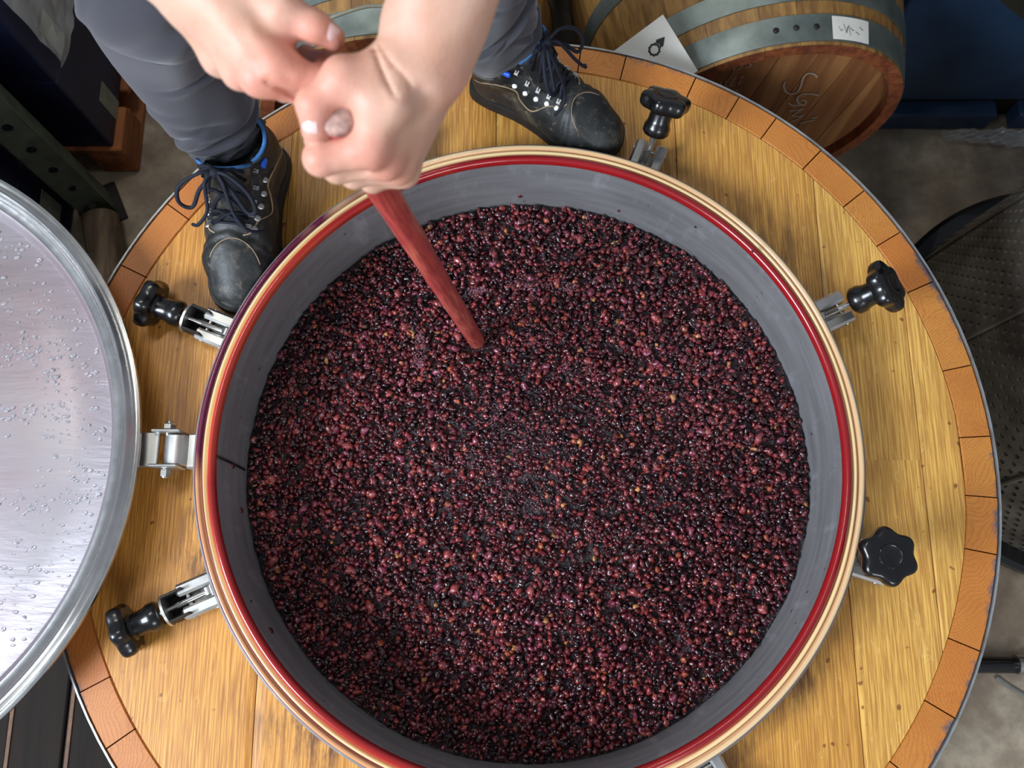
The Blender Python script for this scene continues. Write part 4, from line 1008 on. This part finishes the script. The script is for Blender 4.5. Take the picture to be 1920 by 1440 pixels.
# right hand, back towards the camera, thumb away, fingers curling behind the left fist
RF = [[(520, 126, .690, 14), (600, 156, .700, 11.6), (612, 124, .722, 9.8), (596, 112, .742, 8.8)],
      [(486, 144, .697, 13.6), (572, 172, .716, 11.2), (596, 140, .742, 9.8), (574, 104, .752, 9.4)],
      [(450, 134, .714, 12.6), (536, 164, .738, 10.6), (580, 150, .765, 9.4), (560, 110, .772, 8.8)],
      [(410, 112, .736, 11.5), (486, 152, .760, 9.4), (528, 150, .785, 8.6), (540, 118, .790, 8)]]
RT = [[(455, -30, .690, 17), (532, 17, .686, 13), (590, 50, .692, 11.6), (624, 71, .698, 10)]]
RP = [[(420, 0, .690, 18), (520, 126, .690, 14)], [(400, 8, .694, 18), (486, 144, .697, 13.6)], [(385, 20, .705, 17), (450, 134, .714, 12.6)], [(362, 34, .715, 15), (410, 112, .736, 11.5)],
      [(440, 10, .700, 20), (490, 100, .708, 14)], [(470, 0, .70, 18), (520, 40, .698, 14), (522, 100, .700, 13)], [(400, 30, .72, 16), (460, 110, .725, 14)]]
RFo = [[(372, -22, .703, 26), (330, -80, .702, 28), (290, -150, .70, 32)], [(330, -5, .712, 15), (296, -60, .712, 20)]]
RC_ = [([(500, 153), (530, 168), (562, 186)], .0034, .0022, .76), ([(533, 140), (540, 148), (542, 156)], .0008, .004, .71), ([(470, 60), (500, 105)], -.0007, .004, .71), ([(430, 60), (470, 115)], -.0007, .004, .71)]
VR, FR = arm(RF + RT, RP, RFo, RC_, ELR)

# the rest of the body, mostly above the photo's frame
PE = np.array([-.20, .66, H + .90]); CH = np.array([-.20, .55, H + 1.30])
SHL, SHR = np.array([-.035, .52, H + 1.34]), np.array([-.385, .52, H + 1.34]); NK = np.array([-.20, .48, H + 1.46]); HD = np.array([-.20, .44, H + 1.60])
fd = Field((-.72, .12, H + .0), (.28, .98, H + 1.80), .008, .06); B = fd.D
fd.cone(B, PE + [0, 0, -.02], PE + [0, -.02, .18], .115, .105, .03, ((0, 1, 0), .8)); fd.cone(B, PE + [0, -.02, .18], CH, .105, .125, .03, ((0, 1, 0), .8))
fd.cone(B, SHL, SHR, .058, .058, .04); fd.cone(B, CH, NK, .06, .052, .04)
fd.cone(B, NK, HD, .053, .055, .02); fd.cone(B, HD + [0, .012, .025], HD + [0, -.01, -.02], .088, .066, .03); fd.cone(B, HD + [0, -.035, -.075], HD + [0, -.02, -.03], .036, .055, .03)
fd.cone(B, HD + [0, -.088, -.005], HD + [0, -.108, -.036], .009, .014, .008); fd.cone(B, HD + [-.016, -.088, -.066], HD + [.016, -.088, -.066], .009, .009, .010)
for s in (-1, 1):
    fd.cone(B, HD + [s * .076, .0, -.01], HD + [s * .082, .008, -.035], .015, .009, .006); fd.cone(B, HD + [s * .03, -.068, .005], HD + [s * .03, -.068, .005], .017, .017, .004)
fd.cone(B, SHL, ELL, .048, .040, .02); fd.cone(B, SHR, ELR, .048, .040, .02)
ANR, ANL = Pz(414, 258, H + .12), Pz(925, 90, H + .12)
KNR, KNL = W(288, -5, 1.16), W(905, -100, 1.22)
HPR, HPL = PE + [-.10, 0, -.03], PE + [.10, 0, -.03]
for an, kn, hp in ((ANR, KNR, HPR), (ANL, KNL, HPL)): fd.cone(B, an, kn, .036, .052, .02); fd.cone(B, kn, hp, .055, .085, .02)
VB, FB = fd.mesh(B)
Vall = np.concatenate([VB, VL, VR]); nB, nL = len(VB), len(VL)
Fall = np.concatenate([FB, FL + nB, FR + nB + nL])
fl_ = np.zeros(len(Vall))
for p, r_, k_ in [((694, 285, .690), .013, 1), ((726, 318, .71), .012, .9), ((748, 328, .735), .012, .8), ((590, 318, .69), .013, .6), ((600, 225, .675), .012, .7), ((592, 262, .69), .014, .7), ((640, 250, .70), .014, .9), ((560, 208, .68), .012, .5), ((640, 150, .665), .014, .4),
                  ((520, 126, .678), .016, .8), ((468, 160, .69), .014, .9), ((600, 150, .69), .024, .9), ((575, 105, .74), .02, 1), ((590, 75, .69), .014, .8), ((606, 50, .68), .012, .3), ((760, 30, .66), .02, .25), ((850, 165, .69), .015, .5), ((545, 160, .70), .02, .6), ((470, 175, .70), .016, .8)]:
    fl_ += k_ * np.exp(-((Vall - W(*p)) ** 2).sum(1) / (2 * r_ * r_))
me = mesh_np('person', Vall, Fall, M['skin'], True, np.clip(fl_, 0, 1), 'flush')
person = bpy.data.objects.new('person', me); COL.objects.link(person)
tag(person, 'person in grey work trousers and black boots standing on the vat, hands on the pole', 'person')
md = person.modifiers.new('soften', 'SMOOTH'); md.factor = .5; md.iterations = 4
def nail(c, nx, along, sz, rad):
    """curved nail plate on a thumb tip: c centre, nx outward, along towards the tip"""
    nx = Vector(nx).normalized(); al = Vector(along); al = (al - nx * al.dot(nx)).normalized(); sd = nx.cross(al); P = []; F = []
    n, m = 8, 10
    for lay, th in ((0, .0), (1, -.0014)):
        for i in range(n + 1):
            for j in range(m + 1):
                v = -1 + 2 * i / n; u = -1 + 2 * j / m; hw = math.sqrt(max(.08, 1 - abs(v) ** 5)); a = u * hw * sz[0] / rad
                P.append(Vector(c) + sd * (rad * math.sin(a)) + nx * (rad * (math.cos(a) - 1) - .0018 * v * v + th) + al * (v * sz[1]))
    o = (n + 1) * (m + 1)
    for i in range(n):
        for j in range(m): q = i * (m + 1) + j; F += [(q, q + 1, q + m + 2, q + m + 1), (o + q, o + q + m + 1, o + q + m + 2, o + q + 1)]
    for i in range(n): q = i * (m + 1); F += [(q, q + m + 1, o + q + m + 1, o + q), (q + m, o + q + m, o + q + 2 * m + 1, q + 2 * m + 1)]
    for j in range(m): q = j; F += [(q, o + q, o + q + 1, q + 1)]; q = n * (m + 1) + j; F += [(q, q + 1, o + q + 1, o + q)]
    MB().add(P, F).build('fingernail', M['nail'], person, True, .8)
def cam_vec(x, y, z): return CR @ np.array([x, y, z])
tb = BVHTree.FromPolygons([tuple(v) for v in Vall.tolist()], Fall.tolist())
def on_skin(u, v):
    d = Vector(W(u, v, 1) - CC).normalized(); h = tb.ray_cast(Vector(CC), d); return h[0], h[1]
for (u, v), (u2, v2), sz in (((578, 238), (580, 262), (.0068, .0082)), ((622, 61), (640, 74), (.0066, .0075))):
    h, nn = on_skin(u, v); h2, _ = on_skin(u2 * .5 + u * .5, v2 * .5 + v * .5)
    if h is not None:
        nn = (Vector(CC) - h).normalized() * .0 + nn
        al = (h2 - h) if h2 is not None else Vector(W(u2, v2, .7) - W(u, v, .7)); nail(h + nn * .0006, nn, al, sz, .0105)
# eyes, hair
for s in (-1, 1):
    ev_ = IV * .0115 + (HD + [s * .03, -.078, .004]); MB().add(ev_, [tuple(f) for f in IF]).build('eye', m_plain('eye_white', srgb(225, 222, 215), .2, 0, .05, 10, 0) if s < 0 else bpy.data.materials['eye_white'], person, True)
fh = Field(HD - [.12, .13, .13], HD + [.12, .13, .15], .006); fh.cone(fh.D, HD + [0, .022, .032], HD + [0, .03, -.02], .093, .085, .01); X, Y, Z = fh.grid((slice(None),) * 3)
fh.D[:] = np.maximum(fh.D, -(Y - HD[1] + .045 - (Z - HD[2]) * .9).astype(np.float32)); v_, f_ = fh.mesh(fh.D)
link('hair', mesh_np('hair', v_, f_, M['hair']), person)

# clothes
fs = Field((-.62, .14, H + .80), (.22, .86, H + 1.48), .007, .06); S_ = fs.D
fs.cone(S_, PE + [0, 0, .02], PE + [0, -.02, .18], .128, .120, .03, ((0, 1, 0), .82)); fs.cone(S_, PE + [0, -.02, .18], CH, .120, .140, .03, ((0, 1, 0), .82)); fs.cone(S_, SHL, SHR, .070, .070, .04)
for sh, el in ((SHL, ELL), (SHR, ELR)): fs.cone(S_, sh, sh + (el - sh) * .62, .064, .060, .02)
v_, f_ = fs.mesh(S_); link('shirt', mesh_np('shirt', v_, f_, M['shirt']), person)

def leg_loft(cs, seed):
    """cs: list of (centre, radius); returns verts, faces of a cloth tube with folds, with an inner turned hem"""
    cen = smooth_line([c for c, r in cs], 20); rad = [q[0] for q in smooth_line([[r, 0, 0] for c, r in cs], 20)]
    n = 120; m = len(cen); P = []; F = []; rs = random.Random(seed)
    folds = [(rs.uniform(.03, .97), rs.uniform(0, 2 * PI), rs.uniform(.004, .013), rs.uniform(.35, 1.0), rs.uniform(-.16, .16)) for _ in range(32)]
    for i in range(m):
        t = (cen[min(i + 1, m - 1)] - cen[max(i - 1, 0)]); t = t / np.linalg.norm(t)
        ex = np.array([1, 0, 0.]) - t * t[0]; ex /= np.linalg.norm(ex); ey = np.cross(t, ex); s = i / (m - 1)
        for k in range(n):
            a = 2 * PI * k / n; r = rad[i]
            for s0, a0, am, wa, sk in folds:
                da = (a - a0 + PI) % (2 * PI) - PI; ds = s - s0 - sk * da
                r += am * .55 * math.exp(-(ds / .014) ** 2 - (da / wa) ** 2) - am * .8 * math.exp(-((ds - .022) / .012) ** 2 - (da / wa) ** 2)
            r += .0025 * math.sin(3 * a + 7 * s) + .002 * math.sin(5 * a - 9 * s)
            P.append(cen[i] + ex * (r * math.cos(a)) + ey * (r * math.sin(a)))
    for i in range(m - 1):
        for k in range(n): F.append((i * n + k, i * n + (k + 1) % n, (i + 1) * n + (k + 1) % n, (i + 1) * n + k))
    base = len(P)                                                      # inner wall of the hem
    for q in range(5):
        for k in range(n): c0 = cen[min(q * 2, m - 1)]; P.append(c0 + (P[(q * 2) * n + k] - c0) * (.965 if q else .985))
    for k in range(n): F.append((k, base + k, base + (k + 1) % n, (k + 1) % n))
    for q in range(4):
        for k in range(n): F.append((base + q * n + k, base + (q + 1) * n + k, base + (q + 1) * n + (k + 1) % n, base + q * n + (k + 1) % n))
    return P, F
def Zc(u, v, z): return Pz(u, v, z)
legR = [(Zc(420, 262, H + .122), .0655), (Zc(410, 232, H + .15), .068), (Zc(386, 190, H + .21), .080), (Zc(352, 120, H + .30), .086), (Zc(318, 60, H + .38), .087), (W(288, 0, 1.15), .086), (W(278, -60, 1.08), .090), (HPR * .5 + W(280, -80, 1.08) * .5, .10), (HPR, .115), (PE + [-.06, 0, .06], .11)]
legL = [(Zc(932, 90, H + .122), .062), (Zc(930, 72, H + .15), .065), (Zc(928, 50, H + .21), .068), (Zc(920, 5, H + .29), .068), (W(912, -50, 1.27), .070), (W(905, -110, 1.21), .080), (HPL * .5 + W(905, -110, 1.20) * .5, .09), (HPL, .112), (PE + [.06, 0, .06], .11)]
tm = MB()
for lg, sd in ((legR, 3), (legL, 11)): P, F = leg_loft(lg, sd); tm.add(P, F)
tr = tm.build('trousers', M['trouser'], person, True)

# boots
def boot_geo():
    L_ = .308; fd = Field((-.02, -.075, -.005), (.33, .075, .20), .0032, .04); U = fd.D
    sq = ((0, 0, 1), .95)
    fd.cone(U, (.050, 0, .045), (.054, 0, .105), .0405, .0425, .012); fd.cone(U, (.058, 0, .10), (.074, 0, .168), .044, .050, .02)
    fd.cone(U, (.055, 0, .045), (.155, .002, .045), .040, .041, .02); fd.cone(U, (.155, .002, .045), (.222, .006, .038), .043, .050, .02)
    fd.cone(U, (.085, 0, .112), (.180, 0, .068), .044, .038, .025); fd.cone(U, (.180, 0, .066), (.225, .004, .046), .038, .042, .02)
    fd.cone(U, (.225, .006, .040), (.268, .010, .036), .047, .037, .02); fd.cone(U, (.245, .014, .030), (.270, .012, .030), .038, .034, .02)
    X, Y, Z = fd.grid((slice(None),) * 3)
    # creases over the ball of the foot and the ankle
    for x0, z0, sl_, am, wd_ in ((.196, .0, 0, .0030, .006), (.212, .0, .1, .0022, .004), (.098, .0, 0, .0018, .006)):
        U += (am * np.exp(-((X - x0 - .10 * Y * sl_ - .25 * np.abs(Y)) / wd_) ** 2) * (Z > .035)).astype(np.float32)
    tc = np.sqrt(((X - .262) / .050) ** 2 + (Y - .010) ** 2 / .036 ** 2)
    U -= (.0016 * np.exp(-((tc - 1) / .09) ** 2) * (Z > .045) * (X < .30)).astype(np.float32)
    np.maximum(U, (.014 - Z).astype(np.float32), out=U)
    top = Z - (.166 - .18 * (X - .07)); np.maximum(U, (top * .98).astype(np.float32), out=U)
    # hollow shaft
    hol = np.sqrt((X - .072) ** 2 + (Y) ** 2) - .042; hol = np.maximum(hol, .135 - Z); np.maximum(U, -hol.astype(np.float32), out=U)
    return fd.mesh(U)
BV, BF = boot_geo()
btree = BVHTree.FromPolygons([tuple(v) for v in BV.tolist()], BF.tolist())
def top_at(x, y, lift=.0):
    h = btree.ray_cast(Vector((x, y, .4)), Vector((0, 0, -1)))
    return Vector((x, y, (h[0].z if h[0] is not None else .05) + lift))
def side_pt(x, z, s, lift=.001):
    h = btree.ray_cast(Vector((x, s * .2, z)), Vector((0, -s, 0)))
    return Vector((x, (h[0].y if h[0] is not None else s * .04) + s * lift, z))
def build_boot(mat, mirror, seed, label, sx=1.05, sy_=1.2):
    rs = random.Random(seed); sg = -1 if mirror else 1
    def T(p): return mat @ Vector((p[0] * sx, sg * p[1] * sy_, p[2]))
    def fin(mb, name, m_, parent, sm=True, ang=None):
        mb.v = [tuple(T(p)) for p in mb.v]
        if mirror: mb.f = [tuple(reversed(f)) for f in mb.f]
        return mb.build(name, m_, parent, sm, ang)
    v = BV.copy(); nb_ = MB().add(v, [tuple(f) for f in BF.tolist()]); bt = fin(nb_, 'boot', M['boot'], person); tag(bt, label)
    md = bt.modifiers.new('soften', 'SMOOTH'); md.factor = .5; md.iterations = 2
    # sole
    out = [(.004, .0), (.008, .026), (.022, .040), (.055, .044), (.11, .042), (.16, .047), (.21, .057), (.25, .057), (.285, .046), (.303, .028), (.309, .008), (.306, -.012), (.292, -.030), (.262, -.041), (.22, -.046), (.16, -.045), (.11, -.041), (.055, -.043), (.022, -.039), (.008, -.024)]
    so = [(p[0], p[1]) for p in smooth_line([(x, y, 0) for x, y in out + [out[0]]], 4)[:-1]]
    cxm, cym = .155, .003; P = []; F = []; n = len(so)
    for z, k in ((0, .97), (.003, 1.0), (.013, 1.005), (.015, .985), (.018, 1.0), (.026, .985), (.027, .93)):
        for x, y in so: P.append((cxm + (x - cxm) * (1 - (1 - k) * .35), cym + (y - cym) * k, z + (.006 * max(0, (x - .25) / .06) ** 2 if z < .01 else .003 * max(0, (x - .25) / .06))))
    for r in range(6):
        for i in range(n): F.append((r * n + i, r * n + (i + 1) % n, (r + 1) * n + (i + 1) % n, (r + 1) * n + i))
    F.append(tuple(range(n - 1, -1, -1))); F.append(tuple(6 * n + i for i in range(n)))
    fin(MB().add(P, F), 'sole', M['sole'], bt, True, .7)
    # collar lining
    ring = []
    for k in range(33):
        a = 2 * PI * k / 32; x = .072 + .0455 * math.cos(a); y = .0455 * math.sin(a); ring.append((x, y, .1655 - .18 * (x - .07) + .001))
    fin(MB().tube(ring[4:29], .0030, 8), 'collar_lining', M['blue'], bt)
    # tongue, leaning forward, with a blue edge
    tg = MB(); P = []; F = []; nn_ = 10; mm = 8
    for lay in (0, 1):
        for i in range(mm + 1):
            t = i / mm; x = .176 - .062 * t + .022 * max(0, t - .6); z = .098 + .092 * t
            for j in range(nn_ + 1):
                u = -1 + 2 * j / nn_; hw = .024 + .012 * t; y = u * hw
                cz = .020 * (1 - u * u) + (.006 * (1 - u * u) * t); zz_ = z - (.012 * abs(u) ** 2) * (1 if t > .8 else .6)
                P.append((x + cz * .8 - lay * .006, y, zz_ + cz * .4 - lay * .003))
    o_ = (mm + 1) * (nn_ + 1)
    for i in range(mm):
        for j in range(nn_): q = i * (nn_ + 1) + j; F += [(q, q + 1, q + nn_ + 2, q + nn_ + 1), (o_ + q, o_ + q + nn_ + 1, o_ + q + nn_ + 2, o_ + q + 1)]
    for i in range(mm): q = i * (nn_ + 1); F += [(q, q + nn_ + 1, o_ + q + nn_ + 1, o_ + q), (q + nn_, o_ + q + nn_, o_ + q + 2 * nn_ + 1, q + 2 * nn_ + 1)]
    for j in range(nn_): q = mm * (nn_ + 1) + j; F.append((q, q + 1, o_ + q + 1, o_ + q))
    tn = fin(tg.add(P, F), 'tongue', M['boot'], bt)
    edge = [Vector(P[mm * (nn_ + 1) + j]) + Vector((-.004, 0, .001)) for j in range(nn_ + 1)]
    fin(MB().tube(edge, .0030, 8), 'tongue_lining', M['blue'], bt)
    tgt = BVHTree.FromPolygons([tuple(q) for q in P], F)
    def lace_z(x, y, lift):
        a_ = top_at(x, y, lift); h_ = tgt.ray_cast(Vector((x, y, .4)), Vector((0, 0, -1)))
        return Vector((x, y, max(a_.z, h_[0].z + lift if h_[0] is not None else 0)))
    # eyelet rows
    rows = [(.112, .030), (.132, .029), (.152, .027), (.172, .025), (.190, .023)]
    for s in (-1, 1):
        hk = MB()
        for i, (x, y) in enumerate(rows):
            p = top_at(x, s * (y + .002), .0006)
            hk.lathe([(.0052, 0), (.0052, .0012), (.0036, .0022), (.0008, .0024)], 12, Matrix.Translation(top_at(x, s * (y + .010), .0004)) @ Matrix.Rotation(-s * .6, 4, 'X'))
            Q = Matrix.Translation(p) @ Matrix.Rotation(-s * .5, 4, 'X')
            hk.box((-.0032, -.004, 0), (.0032, .004, .0012), Q); hk.box((-.0032, -.004, 0), (-.0012, .0035, .0055), Q); hk.box((.0012, -.004, 0), (.0032, .0035, .0055), Q); hk.box((-.0032, -.004 if s < 0 else .0005, .0045), (.0032, .0 if s < 0 else .004, .006), Q)
        fin(hk, 'lace_hooks', M['steel_cast'], bt, False)
        pp_ = [top_at(.203, s * .020, .001), top_at(.196, s * .030, .001), top_at(.175, s * .037, .001), side_pt(.15, .075, s), side_pt(.125, .085, s), side_pt(.115, .105, s), side_pt(.085, .112, s), side_pt(.05, .09, s), side_pt(.03, .07, s)]
        fin(MB().tube(smooth_line(pp_, 6), .0014, 6), 'piping', M['tan'], bt)
        q = side_pt(.098, .146, s, .002); fin(MB().box((q.x - .008, q.y - .003, q.z - .004), (q.x + .008, q.y + .003, q.z + .005), None, .0015), 'pull_tab', M['blue2'], bt, False)
    tcx = [top_at(.262 - .052 * math.cos(t), .010 + .038 * math.sin(t), .0004) for t in np.linspace(-1.15, 1.15, 15)]
    fin(MB().tube(tcx, .0010, 5), 'toe_seam', M['tan'], bt)
    # laces
    lc = MB()
    for i in range(len(rows) - 1):
        for s in (-1, 1):
            (x0, y0), (x1, y1) = rows[i + 1], rows[i]; pts = []
            for k in range(7):
                t = k / 6; x = x0 + (x1 - x0) * t; y = s * (y0 - (y0 + y1) * t); pts.append(lace_z(x, y, .003 + .002 * (s > 0)))
            lc.tube(pts, .0030, 6)
            if i in (0, 2): lc.tube([lace_z(x0 + .006, q_, .003) for q_ in (-y0, -y0 / 2, 0, y0 / 2, y0)], .0028, 6)
    for (x, y) in rows[-1:]: lc.tube([top_at(x, yy_, .004) for yy_ in (-y, -y / 2, 0, y / 2, y)], .0023, 6)
    kx = .146; kz = lace_z(.146, 0, .009).z
    kn = Vector((kx, 0, kz)); lc.tube([kn + Vector((-.002, -.008, 0)), kn + Vector((.003, 0, .002)), kn + Vector((-.002, .008, 0))], [.005, .0085, .005], 8)
    for s in (-1, 1):
        lc.tube(smooth_line([top_at(rows[0][0], s * rows[0][1], .003), (kx - .008, s * .018, kz - .006), kn], 6), .0023, 6)
        w_ = rs.uniform(.8, 1.2)
        loop = [kn, (kx + .010, s * .020 * w_, kz + .010), (kx + .026, s * .046, kz - .008), (kx + .040, s * .052, kz - .036), (kx + .040, s * .038, kz - .050), (kx + .022, s * .022, kz - .020), kn]
        lc.tube(smooth_line(loop, 8), .0031, 6)
        lc.tube(smooth_line([kn, (kx + .016, s * .012, kz - .004), (kx + .045, s * .018 * w_, kz - .045), (kx + .058, s * .034, kz - .075), (kx + .05, s * .050, kz - .098)], 8), .0028, 6)
    fin(lc, 'laces', M['lace'], bt)
def boot_frame(heel, toe, z=H + .0015):
    d = Vector((toe[0] - heel[0], toe[1] - heel[1], 0)).normalized(); y = Vector((0, 0, 1)).cross(d)
    return mat_from(d, y, Vector((0, 0, 1)), Vector((heel[0], heel[1], z)))
hR, tR = Pz(500, 272, H + .01), Pz(433, 590, H + .02); hL, tL = Pz(888, 138, H + .01), Pz(1128, 250, H + .02)
print('boot len', np.linalg.norm(hR - tR), np.linalg.norm(hL - tL))
build_boot(boot_frame(hR, tR), False, 1, 'scuffed black leather work boot with toe at the lower left clamp')
build_boot(boot_frame(hL, tL), True, 2, 'scuffed black leather work boot with looped laces beside the barrel', 1.0, 1.1)
